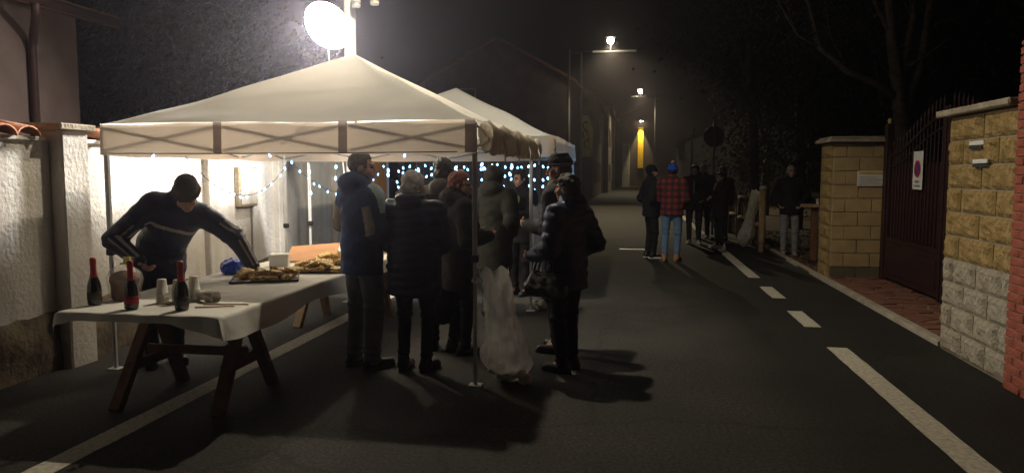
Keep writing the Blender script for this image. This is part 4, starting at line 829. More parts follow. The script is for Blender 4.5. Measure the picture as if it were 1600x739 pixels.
# hanging banner and its pole, far left kerb
bn = thing('banner', 'pale yellow hanging banner with dark curved marks beyond the tents', 'banner', (-2.55, 40, 0))
MB().tube([(-2.75, 40, -.02), (-2.75, 40, 8)], [.09, .06], 8).build('pole', M['grey_metal'], bn)
B = np.zeros((9, 15, 3))
for i in range(9):
    for j in range(15): B[i, j] = (-2.72 + .62 * i / 8 * (1 - .35 * max(0, (j - 9) / 5)), 40 + .06 * math.sin(i * 1.3 + j * .5), 2.5 + 2.2 * j / 14)
MB().grid(B).build('cloth', M['banner'], bn, smooth=True)
for (cx, cz) in ((-2.5, 3.7), (-2.42, 3.2), (-2.5, 4.15)):
    MB().tube([(cx + .13 * math.cos(a), 39.90, cz + .2 * math.sin(a)) for a in np.linspace(.5, 4.6, 10)], .035, 6).build('dark_mark', M['bannermark'], bn)
rs_ = thing('road_sign', 'dark back of a round road sign on a pole behind the standing group', 'sign', (2.10, 20, 0))
MB().tube([(2.10, 20.04, -.02), (2.10, 20.04, 2.95)], .03, 10).build('pole', M['grey_metal'], rs_, smooth=True)
Ms = Matrix.Translation((2.10, 20.09, 2.55)) @ Matrix.Rotation(R(-90), 4, 'X')
ring(.001, .22, .002, Ms, M['signblue'], 'disc', rs_); ring(.21, .27, .005, Ms, M['signred'], 'red_ring', rs_); MB().lathe([(.0, -.012), (.27, -.012), (.272, 0), (0, .0)], n=28, Mx=Ms).build('back_plate', M['dark_metal'], rs_)
nb = thing('notice_board', 'framed paper notice on a stand behind the man in the blue jacket', 'notice board', (-3.02, 9.6, 0))
MB().cham(-3.15, -2.86, 9.60, 9.63, 1.02, 1.35, .006).build('frame', M['dark_metal'], nb); MB().box(-3.12, -2.89, 9.592, 9.598, 1.05, 1.32).build('paper', M['paper'], nb)
for s_ in (-1, 1): MB().tube([(-3.005 + s_ * .05, 9.66, 1.25), (-3.005 + s_ * .28, 9.6 + .2, 0)], .014, 6).build('leg', M['wood'], nb)
MB().tube([(-3.005, 9.66, 1.25), (-3.005, 9.35, 0)], .014, 6).build('leg', M['wood'], nb)

# ------------------------------------------------------------------ people
def rx(a): c, s = math.cos(a), math.sin(a); return np.array([[1, 0, 0], [0, c, -s], [0, s, c]])
def ry(a): c, s = math.cos(a), math.sin(a); return np.array([[c, 0, s], [0, 1, 0], [-s, 0, c]])
def rz(a): c, s = math.cos(a), math.sin(a); return np.array([[c, -s, 0], [s, c, 0], [0, 0, 1]])
def unit(v): v = np.asarray(v, float); return v / max(np.linalg.norm(v), 1e-9)
FY = np.array([0, 1., 0])
ARMS = dict(down=((.255, -.03, 1.12), (.265, .04, .87)), pocket=((.285, -.10, 1.13), (.19, .10, .98)), hold=((.24, .0, 1.12), (.12, .25, 1.13)), up=((.23, .10, 1.13), (.09, .21, 1.37)),
            cross=((.245, .06, 1.13), (-.04, .215, 1.14)), hip=((.36, -.10, 1.14), (.20, .03, .98)), fold=((.24, .07, 1.13), (.03, .22, 1.17)))
def person(label, x, y, heading, h, top, legs, shoe, hair, aR='down', aL='down', lean=(0, 0), look=(0, 0), vs=.011, feet=((.10, .02), (-.10, -.02)), glasses=False, group=None, scarf=None, girth=1., fy=0.):
    sca = h / 1.74; g = girth
    root = thing('person', label, 'person', (x, y, 0), -R(heading), group)
    Rt = ry(R(lean[1])) @ rx(-R(lean[0])); pel = np.array([0, 0, .95]); up = lambda p: pel + Rt @ (np.array(p, float) - pel)
    ch = up((0, .005, 1.26)); nk = up((0, -.015, 1.46)); hd = up((0, .012 + .06 * math.sin(R(lean[0])), 1.612)); sh = {1: up((.175 * g, -.01, 1.395)), -1: up((-.175 * g, -.01, 1.395))}
    Rh = rz(-R(look[0])) @ rx(-R(look[1]))
    H = lambda p: hd + Rh @ np.array(p, float)
    arms = {}
    for s, a in ((1, aR), (-1, aL)):
        if isinstance(a, str):
            e, w_ = ARMS[a]; e = up((e[0] * s, e[1], e[2])); w_ = up((w_[0] * s, w_[1], w_[2])); arms[s] = (sh[s], e, w_)
        elif a[0] == 'world':     # reach for a point in the world, elbow out along the hint
            T = np.array(a[1], float) - np.array([x, y, 0]); T = rz(R(heading)) @ T / sca; S = sh[s]; d = T - S; D = min(np.linalg.norm(d), .565); u = unit(d); T = S + u * D
            hint = np.array(a[2], float); hint = unit(hint - u * (hint @ u)); m = D / 2; e = S + u * m + hint * math.sqrt(max(.29**2 - m * m, 1e-4)); arms[s] = (S, e, T)
        elif a[0] == 'abs': arms[s] = (sh[s], np.array([a[1][0] * s, a[1][1], a[1][2]]), np.array([a[2][0] * s, a[2][1], a[2][2]]))
        else: arms[s] = (sh[s], up((a[0][0] * s, a[0][1], a[0][2])), up((a[1][0] * s, a[1][1], a[1][2])))
    lg = {}
    for s, ft in ((1, feet[0]), (-1, feet[1])):
        hp = np.array([.085 * s * g, 0, .93]); an = np.array([ft[0], ft[1], .085]); kn = (hp + an) / 2 + np.array([.01 * s, .035, 0]); lg[s] = (hp, kn, an)
    # ---- body: one continuous skin surface from crown to toes, with face and fingers
    B = SDF(.016)
    E = lambda c, r: B.ell(H(c), r, Rh)
    E((0, -.012, .028), (.076, .094, .088)); E((0, .030, -.045), (.058, .066, .072)); E((0, .062, -.085), (.030, .030, .026))
    E((0, .088, .022), (.052, .014, .012)); E((.043, .060, -.03), (.026, .028, .03)); E((-.043, .060, -.03), (.026, .028, .03))
    B.cone(H((0, .094, .012)), H((0, .113, -.028)), .009, .0145); E((0, .090, -.062), (.024, .012, .010))
    for s in (-1, 1): E((.076 * s, -.008, -.005), (.012, .022, .032))
    B.cone(H((0, -.02, -.06)), nk, .054, .060); B.cone(nk, ch, .065, .13, (FY, .75)); B.cone(ch, pel, .135 * g, .13 * g, (FY, .72)); B.cone(sh[1], sh[-1], .06, .06)
    for s in (-1, 1):
        S, e, w_ = arms[s]; B.cone(S, e, .055, .040); B.cone(e, w_, .040, .026)
        d = unit(w_ - e); hp, kn, an = lg[s]
        n = unit(np.cross(d, np.cross(d, np.array([-s * .6, .5, .2])))); n = -n if n @ np.array([-s, .3, 0]) < 0 else n; lt = unit(np.cross(n, d))   # n palm normal, lt across the palm
        if lt @ np.array([0, 1, .4]) < 0: lt = -lt
        kp = w_ + d * .085; B.cone(w_ + d * .015, kp, .028, .036, (n, .42))
        for q, (o_, L) in enumerate(((.027, .070), (.009, .078), (-.009, .072), (-.026, .058))):
            a0 = kp + lt * o_ - d * .004; a1 = a0 + unit(d * .85 + n * .5) * L * .52; a2 = a1 + unit(d * .35 + n * .93) * L * .5; B.p.append(('c', a0, a1, .0092, .0085, None)); B.p.append(('c', a1, a2, .0085, .0072, None))
        t0 = w_ + d * .030 + lt * .026; t1 = t0 + unit(d * .6 + lt * .7 + n * .25) * .042; t2 = t1 + unit(d * .8 + lt * .1 + n * .5) * .032; B.cone(t0, t1, .0125, .0105); B.cone(t1, t2, .0105, .0085)
        B.cone(hp, kn, .075 * g, .05); B.cone(kn, an, .048, .036); B.cone(an, an + np.array([0, .13, -.05]), .036, .026)
    V, Q = B.mesh(min(vs, .0085) if vs < .014 else vs)
    c = (V[Q].mean(1) - hd) @ Rh; mi = np.zeros(len(Q), int)
    mi[(abs(abs(c[:, 0]) - .031) < .014) & (abs(c[:, 2] - .004) < .0065) & (c[:, 1] > .05)] = 2
    mi[(abs(abs(c[:, 0]) - .032) < .020) & (abs(c[:, 2] - .026) < .005) & (c[:, 1] > .05)] = 3
    mi[(abs(c[:, 0]) < .023) & (abs(c[:, 2] + .062) < .007) & (c[:, 1] > .085)] = 1
    link('body', npmesh('body', V * sca, Q, [M['skin'], M['lips'], M['eye'], M['brow']], mi), root)
    # ---- jacket
    pf = top.get('puff', 0.); hem = top.get('hem', .80); J = SDF(.03)
    pelj = up((0, 0, .98)); lo_ = np.array([0, 0, min(hem + .02, .92)])
    J.cone(ch, pelj, (.158 + pf) * g, (.160 + pf) * g, (FY, .74)); J.cone(pelj, lo_, (.160 + pf) * g, (.168 + pf + top.get('flare', 0)) * g, (FY, .76)); J.cone(up((.10 * g, -.01, 1.36)), up((-.10 * g, -.01, 1.36)), .11 + pf * .6, .11 + pf * .6, (FY, .95)); J.cone(ch, nk - (nk - ch) * .3, .165 * g + pf, .12 + pf, (FY, .72))
    for s in (-1, 1):
        S, e, w_ = arms[s]; J.cone(S, e, .078 + pf * .7, .060 + pf * .8); J.cone(e, w_, .062 + pf * .8, .044 + pf * .5)
    cl = top.get('collar', .075); J.cone(nk - (nk - ch) * .25, nk + Rt @ np.array([0, .0, .035]), .095, cl + .006)
    if top.get('hood'): 
        k_ = top['hood']; J.ell(nk + Rt @ np.array([0, -.085, .03]), (.125 * k_, .075 * k_, .085 * k_)); J.cone(nk + Rt @ np.array([-.09 * k_, -.03, .03]), nk + Rt @ np.array([.09 * k_, -.03, .03]), .045 * k_, .045 * k_)
    qa = top.get('quilt', 0.); ph = rng.uniform(0, 6, 6); el_ = [arms[1][1], arms[-1][1]]; wr = top.get('wr', .0045)
    def post(X, Y, Z, f):
        w1 = np.sin(31 * Z + 9 * X + 2.2 * np.sin(13 * X + ph[0]) + ph[1]) * np.sin(11 * X + 7 * Y + ph[2]) + .6 * np.sin(52 * Z - 23 * X + 17 * Y + ph[3]) * np.sin(19 * Y + 14 * X + ph[4])
        f = f + wr * w1
        for e in el_: 
            r2 = (X - e[0])**2 + (Y - e[1])**2 + (Z - e[2])**2; f = f + .006 * np.exp(-r2 / .008) * np.sin(95 * Z + 30 * X + ph[5])
        if qa: f = f - qa * (np.abs(np.sin(math.pi * (Z + .02 * np.sin(7 * X + ph[0])) / top.get('qs', .075))) - .5)
        if lean[0] < 15: f = np.maximum(f, hem + .012 * np.sin(6 * X + ph[2]) - Z)
        return f
    V, Q = J.mesh(vs, post); mats = [top['mat']] + top.get('mats', []); mi = None
    if 'pattern' in top: mi = top['pattern'](V[Q].mean(1), dict(arms=arms, sh=sh, nk=nk, ch=ch, Rt=Rt, pel=pel))
    jk = link(top.get('name', 'jacket'), npmesh('jacket', V * sca, Q, mats, mi), root)
    if top.get('zip'):
        z0, z1 = top['zip']; yy = (.158 + pf) * g * .74 + .012; MB().tube([(0, yy * sca, z0 * sca), (.004, (yy + .004) * sca, (z0 + z1) / 2 * sca), (0, yy * sca, z1 * sca)], .006, 6).build('zip', M['signwhite'], jk, local=True)
    # ---- trousers or skirt
    T = SDF(.025); tk = legs.get('w', 1.)
    T.cone((0, -.005, 1.0), (0, -.005, .90), .135 * g, .142 * g, (FY, .78))
    for s in (-1, 1):
        hp, kn, an = lg[s]; T.cone(hp + np.array([0, -.005, 0]), kn, .092 * g, .066 * tk); T.cone(kn, an + np.array([0, -.005, -.02]), .066 * tk, .052 * tk * legs.get('flare', 1.))
    if legs.get('skirt'): T.cone((0, 0, .9), (0, 0, legs['skirt']), .15 * g, .19 * g, (FY, .8))
    def post2(X, Y, Z, f):
        f = f + .004 * np.sin(36 * Z + 8 * np.sin(9 * X) + ph[2]) * np.sin(14 * Y + 9 * X + ph[3]) + .005 * np.exp(-((Z - .5) / .08)**2) * np.sin(85 * Z + 20 * Y) + .006 * np.exp(-((Z - .13) / .07)**2) * np.sin(110 * Z + 9 * X)
        return np.maximum(f, .045 - Z + 0 * X)
    V, Q = T.mesh(vs, post2); link(legs.get('name', 'trousers'), npmesh('trousers', V * sca, Q, legs['mat']), root)
    # ---- shoes
    for s in (-1, 1):
        an = lg[s][2]; o_ = R(8) * s; d = np.array([math.sin(o_), math.cos(o_), 0]); F_ = SDF(.03).cone(an + np.array([0, -.02, -.025]), an + np.array([0, -.02, .02]), .047, .044); hl = an - d * .045; to = an + d * .155
        F_.cone((hl[0], hl[1], .042), (to[0], to[1], .034), .042, .040)
        V, Q = F_.mesh(min(vs, .010), lambda X, Y, Z, f: np.maximum(f, .014 - Z + 0 * X)); sh_ = link('shoe', npmesh('shoe', V * sca, Q, shoe[0]), root)
        b = MB(); n = 18; P = []
        for k_ in range(n):
            a = 2 * math.pi * k_ / n; c_ = an * np.array([1, 1, 0]) + d * (.055 + .150 * math.cos(a)) + np.array([d[1], -d[0], 0]) * (.047 + .004 * math.cos(a)) * math.sin(a); P.append((c_[0] * sca, c_[1] * sca))
        b.prism(P[::-1], .002, .028); b.build('sole', shoe[1], sh_, local=True)
    # ---- hair or hat, made in head space and turned with the head
    def headpiece(name, S, m, post=None, hv=.008, parent=root, mats=None, midx=None):
        V, Q = S.mesh(hv if vs < .014 else .012, post); mi = midx(V[Q].mean(1)) if midx else None
        return link(name, npmesh(name, (hd + V @ Rh.T) * sca, Q, m, mi), parent)
    kind, hm = hair[0], hair[1]; ph2 = rng.uniform(0, 6, 4)
    nzf = lambda X, Y, Z: .0035 * np.sin(90 * X + 3 * np.sin(40 * Z + ph2[0])) * np.sin(70 * Y + ph2[1]) + .003 * np.sin(55 * Z + 60 * X + ph2[2])
    if kind in ('short', 'bald', 'bob', 'curly', 'bun'):
        S = SDF(.012).ell((0, -.016, .036), (.085, .100, .091))
        if kind in ('bob', 'curly'): S.ell((0, -.05, -.03), (.092, .075, .085)); S.ell((0, -.01, .05), (.093, .105, .088))
        if kind == 'bun': S.ell((0, -.11, .03), (.045, .04, .045))
        def cut(X, Y, Z, f):
            amp = {'short': 1., 'bald': .7, 'bob': 2., 'curly': 1.7, 'bun': 1.6}[kind]; f = f + amp * nzf(X, Y, Z)
            face = np.maximum(Y - (.030 if kind != 'curly' else .045), (.062 if kind != 'bald' else .30) - Z)      # open in front below the hairline
            f = np.maximum(f, np.minimum(Y - (-.2), np.minimum(Y - .040, .068 - Z) * 1.)) if kind not in ('bald',) else np.maximum(f, np.maximum(Z - .045, -9 + 0 * X))
            if kind == 'short': f = np.maximum(f, np.minimum(-.050 - Z, .3) + 0 * X)
            if kind == 'bald': f = np.maximum(np.maximum(f, Y - .02), -.055 - Z)
            return f
        headpiece('hair', S, hm, cut)
    elif kind in ('beanie', 'pompom'):
        S = SDF(.012).ell((0, -.016, .045), (.091, .108, .100)); 
        if kind == 'beanie': S.ell((.0, -.055, .075), (.080, .075, .062))
        ht = headpiece('beanie', S, hm, lambda X, Y, Z, f: np.maximum(f + .002 * np.sin(150 * np.arctan2(X, Y + .016) / 2.4) + 0 * Z, (.030 - .10 * (Y + .016)) * 0 + .012 - Z + .22 * np.minimum(Y, 0)))
        S = SDF(.01); n = 22
        for k_ in range(n):
            a0, a1 = 2 * math.pi * k_ / n, 2 * math.pi * (k_ + 1) / n; pz = lambda a: .034 + .10 * min(.102 * math.cos(a) - .016, 0) * .6
            S.cone((.087 * math.sin(a0), -.016 + .104 * math.cos(a0), pz(a0)), (.087 * math.sin(a1), -.016 + .104 * math.cos(a1), pz(a1)), .017, .017)
        headpiece('cuff', S, hm, parent=ht)
        if kind == 'pompom': headpiece('pompom', SDF(.01).ell((0, -.02, .165), (.036, .036, .034)), hair[2], lambda X, Y, Z, f: f + .006 * np.sin(160 * X) * np.sin(150 * Y) * np.sin(155 * Z), parent=ht)
        if len(hair) > 3 or kind == 'beanie': headpiece('hair', SDF(.012).ell((0, -.025, .0), (.083, .085, .075)), hair[2] if kind == 'beanie' else hair[3], lambda X, Y, Z, f: np.maximum(np.maximum(f + nzf(X, Y, Z), Y - .015), -.05 - Z))
    elif kind == 'hat':
        ht = headpiece('hat', SDF(.02).ell((0, -.012, .06), (.094, .112, .088)).cone((0, -.012, .09), (0, -.012, .12), .088, .080, (FY, 1.)), hm, lambda X, Y, Z, f: np.maximum(np.maximum(f, .040 - Z + 0 * X), Z - .148 + 0 * X))
        b = MB(); N = 32; prf = []
        for (r, z) in ((.088, .042), (.135, .036), (.136, .041), (.09, .052)): prf.append([(hd + Rh @ np.array([r * .9 * math.sin(a), -.012 + r * 1.08 * math.cos(a), z + .010 * abs(math.sin(a))])) * sca for a in np.linspace(0, 2 * math.pi, N)])
        b.grid(np.array(prf)); b.build('brim', hm, ht, local=True, smooth=True)
        headpiece('hair', SDF(.012).ell((0, -.025, .0), (.083, .085, .075)), hair[2], lambda X, Y, Z, f: np.maximum(np.maximum(f + nzf(X, Y, Z), Y - .0), -.06 - Z))
    elif kind == 'hoodup':
        headpiece('hood', SDF(.02).ell((0, -.03, .02), (.115, .125, .130)).ell((0, -.06, -.09), (.11, .10, .08)), hm, lambda X, Y, Z, f: np.maximum(f + .006 * np.sin(40 * Z + 30 * X), np.minimum(Y - .05, .5)))
    if glasses:
        b = MB()
        for s in (-1, 1):
            b.tube([hd * sca + (Rh @ np.array([.032 * s + .024 * math.cos(a), .103 - .006 * abs(math.cos(a)), .004 + .018 * math.sin(a)])) * sca for a in np.linspace(0, 2 * math.pi, 15)], .0022, 5); b.tube([H((.056 * s, .096, .008)) * sca, H((.080 * s, .0, .006)) * sca], .002, 5)
        b.tube([H((-.009, .106, .006)) * sca, H((.009, .106, .006)) * sca], .002, 5); b.build('glasses', M['eye'], root, local=True)
    if scarf:
        S = SDF(.015); n = 14
        for k_ in range(n):
            a0, a1 = 2 * math.pi * k_ / n, 2 * math.pi * (k_ + 1) / n; q_ = lambda a: nk + Rt @ np.array([.083 * math.sin(a), .085 * math.cos(a) + .012, .035 + .012 * math.sin(3 * a)]); S.cone(q_(a0), q_(a1), .032, .032)
        S.cone(nk + Rt @ np.array([.03, .10, .0]), nk + Rt @ np.array([.04, .15, -.22]), .035, .03, (FY, .5)); V, Q = S.mesh(vs); link('scarf', npmesh('scarf', V * sca, Q, scarf), root)
    return root
navy = cloth('navy_cloth', (.030, .062, .165)); dnavy = cloth('dark_navy_nylon', (.018, .025, .060), .42); blk = cloth('black_cloth', (.010, .010, .012)); char = cloth('charcoal_cloth', (.022, .022, .026)); olive = cloth('dark_olive', (.012, .012, .009)); brn = cloth('dark_brown', (.014, .010, .009))
jean = cloth('grey_denim', (.20, .22, .255), .9, bscale=90); bluejean = cloth('blue_denim', (.12, .20, .30), .9, bscale=90); greytr = cloth('grey_trousers', (.20, .20, .21), .9); lightblue = cloth('pale_blue_panel', (.58, .78, .86)); greyp = cloth('grey_panel', (.26, .23, .20)); midblue = cloth('mid_blue_panel', (.04, .09, .17))
hgrey = mat('grey_hair', (.58, .57, .56), .6, .25, 40, .6, 90); hdark = mat('dark_hair', (.018, .013, .010), .5, .3, 40, .6, 90); hsalt = mat('cropped_grey_hair', (.10, .085, .075), .7, .3, 40, .5, 90); hred = mat('auburn_hair', (.16, .042, .018), .5, .3, 40, .6, 90)
bshoe = mat('black_shoe', (.012, .012, .012), .35); wshoe = mat('white_shoe', (.60, .58, .54), .6); tan = mat('tan_boot', (.34, .17, .06), .7); wsole = mat('white_sole', (.6, .58, .55), .7); bsole = mat('black_sole', (.015, .015, .015), .8)
# server bending over the table: pale stripes on sleeves and chest
def seg_t(P, a, b): d = b - a; return np.clip(((P - a) @ d) / (d @ d), 0, 1)
def server_pat(P, I):
    mi = np.zeros(len(P), int); q = (P - I['pel']) @ I['Rt']
    cen = np.abs(q[:, 0]); chest = (q[:, 1] > .03) & (cen < .20)
    mi[chest & (abs(q[:, 2] - (.355 - .25 * np.maximum(cen - .05, 0))) < .013)] = 1
    for s in (1, -1):
        S, e, w_ = I['arms'][s]
        for a, b in ((S, e), (e, w_)):
            d = b - a; t = ((P - a) @ d) / (d @ d); c = a + np.clip(t, 0, 1)[:, None] * d; rr = P - c; n = unit(np.cross(d, [0, 0, 1])); n = n if n[1] > 0 else -n; m2 = unit(np.cross(n, d))
            ang = np.arctan2(rr @ n, rr @ m2); near = (np.linalg.norm(rr, axis=1) < .085) & (t > .02) & (t < 1.) & (np.abs(P[:, 0]) > .17)
            mi[near & (abs(ang - .55) < .20)] = 1; mi[near & (abs(ang - 1.25) < .10)] = 2
    return mi
person('bending man in a dark striped jacket and grey beanie reaching over the food table', -3.85, 5.55, 138, 1.78, dict(mat=dnavy, mats=[cloth('pale_stripe', (.46, .44, .41)), greyp], pattern=server_pat, puff=.022, hem=.78, hood=.7, collar=.07), dict(mat=blk), (bshoe, bsole), ('beanie', cloth('grey_knit', (.10, .095, .09), .95, bscale=120), hsalt),
       aR=('abs', (.345, .20, 1.05), (.20, .37, .89)), aL=('world', (-3.09, 5.70, .79), (-.3, .0, .6)), lean=(42, -17), look=(16, 44), vs=.0075, girth=1.0)
def blue_pat(P, I):
    mi = np.zeros(len(P), int); S, e, w_ = I['arms'][1]; q = (P - I['pel']) @ I['Rt']
    d = e - S; t = ((P - S) @ d) / (d @ d); uu = (P - (S + np.clip(t, -.3, 1)[:, None] * d)) @ unit((.75, .25, .55)); edge = q[:, 0] * .9 - q[:, 1] * .5
    wd = .052 * (1 - np.clip(t, 0, 1) * 1.15); ac = (P - S) @ unit(np.cross(d, (.75, .25, .55)))
    mi[(t > -.50) & (t < .62) & (uu > .002) & (q[:, 0] > .075) & (abs(ac) < wd + .03)] = 2; mi[(t > -.45) & (t < .55) & (uu > .012) & (q[:, 0] > .085) & (abs(ac) < wd + .012)] = 1
    for s in (1, -1):
        S, e, w_ = I['arms'][s]; d = e - S; t = ((P - S) @ d) / (d @ d); c = S + np.clip(t, 0, 1)[:, None] * d; rr = np.linalg.norm(P - c, axis=1); bk_ = (P - c) @ unit((-.25 * s, -1, 0)); mi[(t > .30) & (t < 1.1) & (rr < .12) & (bk_ > .045 + .02 * np.abs(t - .8)) & (mi == 0) & (abs(P[:, 0]) > .17)] = 3
    S, e, w_ = I['arms'][-1]; d = w_ - e; t = ((P - e) @ d) / (d @ d); c = e + np.clip(t, 0, 1)[:, None] * d; mi[(t > -.1) & (t < .8) & (np.linalg.norm(P - c, axis=1) < .11) & (P[:, 2] < c[:, 2] - .015)] = 3
    return mi
person('man in a navy jacket with pale blue shoulder panel and grey jeans beside the table', -2.16, 5.70, 38, 1.76, dict(mat=navy, mats=[lightblue, midblue, greyp], pattern=blue_pat, puff=.022, hem=.76, hood=1.05, collar=.08, flare=.0), dict(mat=jean, w=1.25), (bshoe, mat('grey_sole', (.16, .16, .16), .8)), ('short', hsalt), aR='hold', aL=((.33, .02, 1.16), (.20, .22, 1.16)), look=(32, 4), vs=.008, girth=1.08)
person('grey-haired woman in a dark quilted jacket seen from behind at the tent front', -1.71, 5.66, 12, 1.60, dict(mat=dnavy, puff=.040, quilt=.012, hem=.68, hood=.95, collar=.09), dict(mat=blk, w=.95), (bshoe, bsole), ('bob', hgrey), aR='fold', aL='hold', look=(14, 6), vs=.011, girth=1.2)
person('person in a dark coat and pale hood behind the grey-haired woman', -1.66, 6.42, -4, 1.72, dict(mat=char, puff=.03, hem=.58, hood=.85, collar=.085, mats=[cloth('dim_grey_fur', (.12, .11, .10))], pattern=lambda P, I: ((P[:, 2] > 1.42) & (P[:, 1] < -.02)).astype(int)), dict(mat=blk, skirt=.42), (bshoe, bsole), ('bob', hdark), aR='hold', aL='hold', look=(-10, 0), vs=.013)
person('auburn-haired woman with glasses in a dark hooded coat by the front tent pole', -1.49, 6.28, 55, 1.60, dict(mat=brn, puff=.035, hem=.62, hood=1.15, collar=.09), dict(mat=blk), (bshoe, bsole), ('curly', hred), aR='hold', aL='hold', look=(30, 4), vs=.011, glasses=True, girth=1.05)
person('person in a long dark olive coat standing deeper under the tents', -1.50, 8.05, 20, 1.66, dict(mat=olive, puff=.035, hem=.55, hood=1.1, collar=.09), dict(mat=blk), (bshoe, bsole), ('hoodup', olive), aR='pocket', aL='pocket', vs=.014, girth=1.1)
person('dark-clothed person holding a pale yellow bundle under the second tent', -1.42, 9.5, 215, 1.64, dict(mat=blk, puff=.02, hem=.72, collar=.08), dict(mat=blk), (bshoe, bsole), ('bob', hdark), aR='fold', aL='hold', look=(15, 8), vs=.014)
person('dark-jacketed person beside the bundle holder under the second tent', -2.35, 9.9, 120, 1.70, dict(mat=char, puff=.025, hem=.74, collar=.08), dict(mat=blk), (bshoe, bsole), ('short', hdark), aR='hold', aL='pocket', vs=.014)
person('person in a dark jacket at the far end of the second tent', -1.0, 10.8, 240, 1.62, dict(mat=dnavy, puff=.025, hem=.74, collar=.08), dict(mat=blk), (bshoe, bsole), ('bob', hdark), aR='hold', aL='fold', vs=.014)
person('man in a dark brimmed hat and long dark coat facing the tents', -.62, 6.50, 288, 1.74, dict(mat=char, puff=.03, hem=.50, collar=.085, name='coat'), dict(mat=blk), (bshoe, bsole), ('hat', blk, hsalt), aR='pocket', aL='hold', look=(-12, 4), vs=.011, scarf=greyp, glasses=True, girth=1.08)
person('dark-haired woman in a navy quilted jacket with a black handbag on her arm', -.50, 5.86, -58, 1.58, dict(mat=dnavy, puff=.030, quilt=.010, qs=.09, hem=.74, hood=.9, collar=.095), dict(mat=blk), (bshoe, bsole), ('curly', hdark), aR='pocket', aL=((.29, -.02, 1.10), (.24, .20, 1.03)), look=(-8, 0), vs=.011, girth=1.05)
# group down the road
person('man in a black jacket and black beanie with hands in pockets', .36, 14.15, 70, 1.74, dict(mat=blk, puff=.02, hem=.78, collar=.08), dict(mat=blk), (bshoe, wsole), ('beanie', blk, hdark), aR='pocket', aL='pocket', look=(0, 0), vs=.014, group='people chatting down the road', girth=1.12)
person('man in a red plaid jacket, blue pompom hat and jeans', .72, 13.70, 15, 1.76, dict(mat=plaid('red_plaid'), puff=.02, hem=.82, collar=.08), dict(mat=bluejean), (tan, tan), ('pompom', cloth('blue_knit', (.02, .075, .36), .95, bscale=120), cloth('pompom_wool', (.42, .25, .16)), hdark), aR='hold', aL='up', look=(-10, 0), vs=.014, group='people chatting down the road', girth=1.12, feet=((.10, .0), (-.11, -.06)))
person('person in a black padded jacket with a pale zip facing the camera', 1.40, 17.2, 190, 1.78, dict(mat=blk, puff=.04, quilt=.01, hem=.74, collar=.09, zip=(1.12, 1.40)), dict(mat=char), (wshoe, wsole), ('curly', hdark), aR='pocket', aL='pocket', look=(5, 10), vs=.014, group='people chatting down the road', girth=1.12)
person('person in black with white trainers by the fence, hand raised to the chest', 1.86, 16.2, 255, 1.62, dict(mat=blk, puff=.035, hem=.70, collar=.085), dict(mat=blk, w=.9), (wshoe, wsole), ('bob', hdark), aR='fold', aL='cross', look=(-10, 10), vs=.014, group='people chatting down the road', girth=1.12)
person('tall person at the back of the group, head above the others', 1.72, 18.6, 200, 1.84, dict(mat=char, puff=.02, hem=.75, collar=.08), dict(mat=char), (wshoe, wsole), ('bald', hgrey), vs=.014, group='people chatting down the road', girth=1.12)
person('person with dark hair and glasses at the back near the road sign', 2.12, 18.2, 225, 1.76, dict(mat=brn, puff=.02, hem=.75, collar=.08), dict(mat=char), (bshoe, bsole), ('curly', hdark), vs=.014, group='people chatting down the road', girth=1.12)
person('balding man in a black jacket and grey trousers standing apart by the counter', 2.98, 14.75, 192, 1.76, dict(mat=blk, puff=.028, hem=.80, collar=.08), dict(mat=greytr, w=1.05), (mat('grey_shoe', (.22, .21, .20), .7), bsole), ('bald', hsalt), aR='pocket', aL='pocket', look=(-14, 0), vs=.013)
# ------------------------------------------------------------------ carried and hung things
hb_ = thing('handbag', 'black leather handbag on the arm of the woman in navy', 'handbag', (-.66, 5.70, .62), R(-28))
V, Q = SDF(.03).cone((-.13, 0, .07), (.13, 0, .07), .075, .075, ((0, 1, 0), .75)).cone((-.10, 0, .15), (.10, 0, .15), .055, .055, ((0, 1, 0), .6)).mesh(.008, lambda X, Y, Z, f: f + .003 * np.sin(60 * X + 20 * Z) * np.sin(40 * Z))
link('bag_body', npmesh('bag', V, Q, mat('black_leather', (.016, .015, .015), .25, spec=.8)), hb_)
for s in (-1, 1): MB().tube([(-.09, .03 * s, .19), (-.07, .028 * s, .27), (0, .02 * s, .31), (.07, .028 * s, .27), (.09, .03 * s, .19)], .009, 6).build('strap', M['black_plastic'], hb_, smooth=True, local=True)
MB().cham(-.02, .02, -.062, -.054, .13, .16, .003).build('clasp', M['grey_metal'], hb_, local=True)
V, Q = SDF(.02).cone((0, 0, 0), (.02, 0, .17), .022, .045).ell((-.015, 0, .20), (.035, .03, .035)).mesh(.007, lambda X, Y, Z, f: f + .005 * np.sin(70 * X + 50 * Z) * np.sin(60 * Y))
o = link('paper_bundle', npmesh('bundle', V, Q, mat('pale_yellow_paper', (.62, .58, .24), .7, trans=.3)), None, (-1.47, 9.28, 1.10)); tag(o, 'small pale yellow bundle held under the second tent', 'bundle')
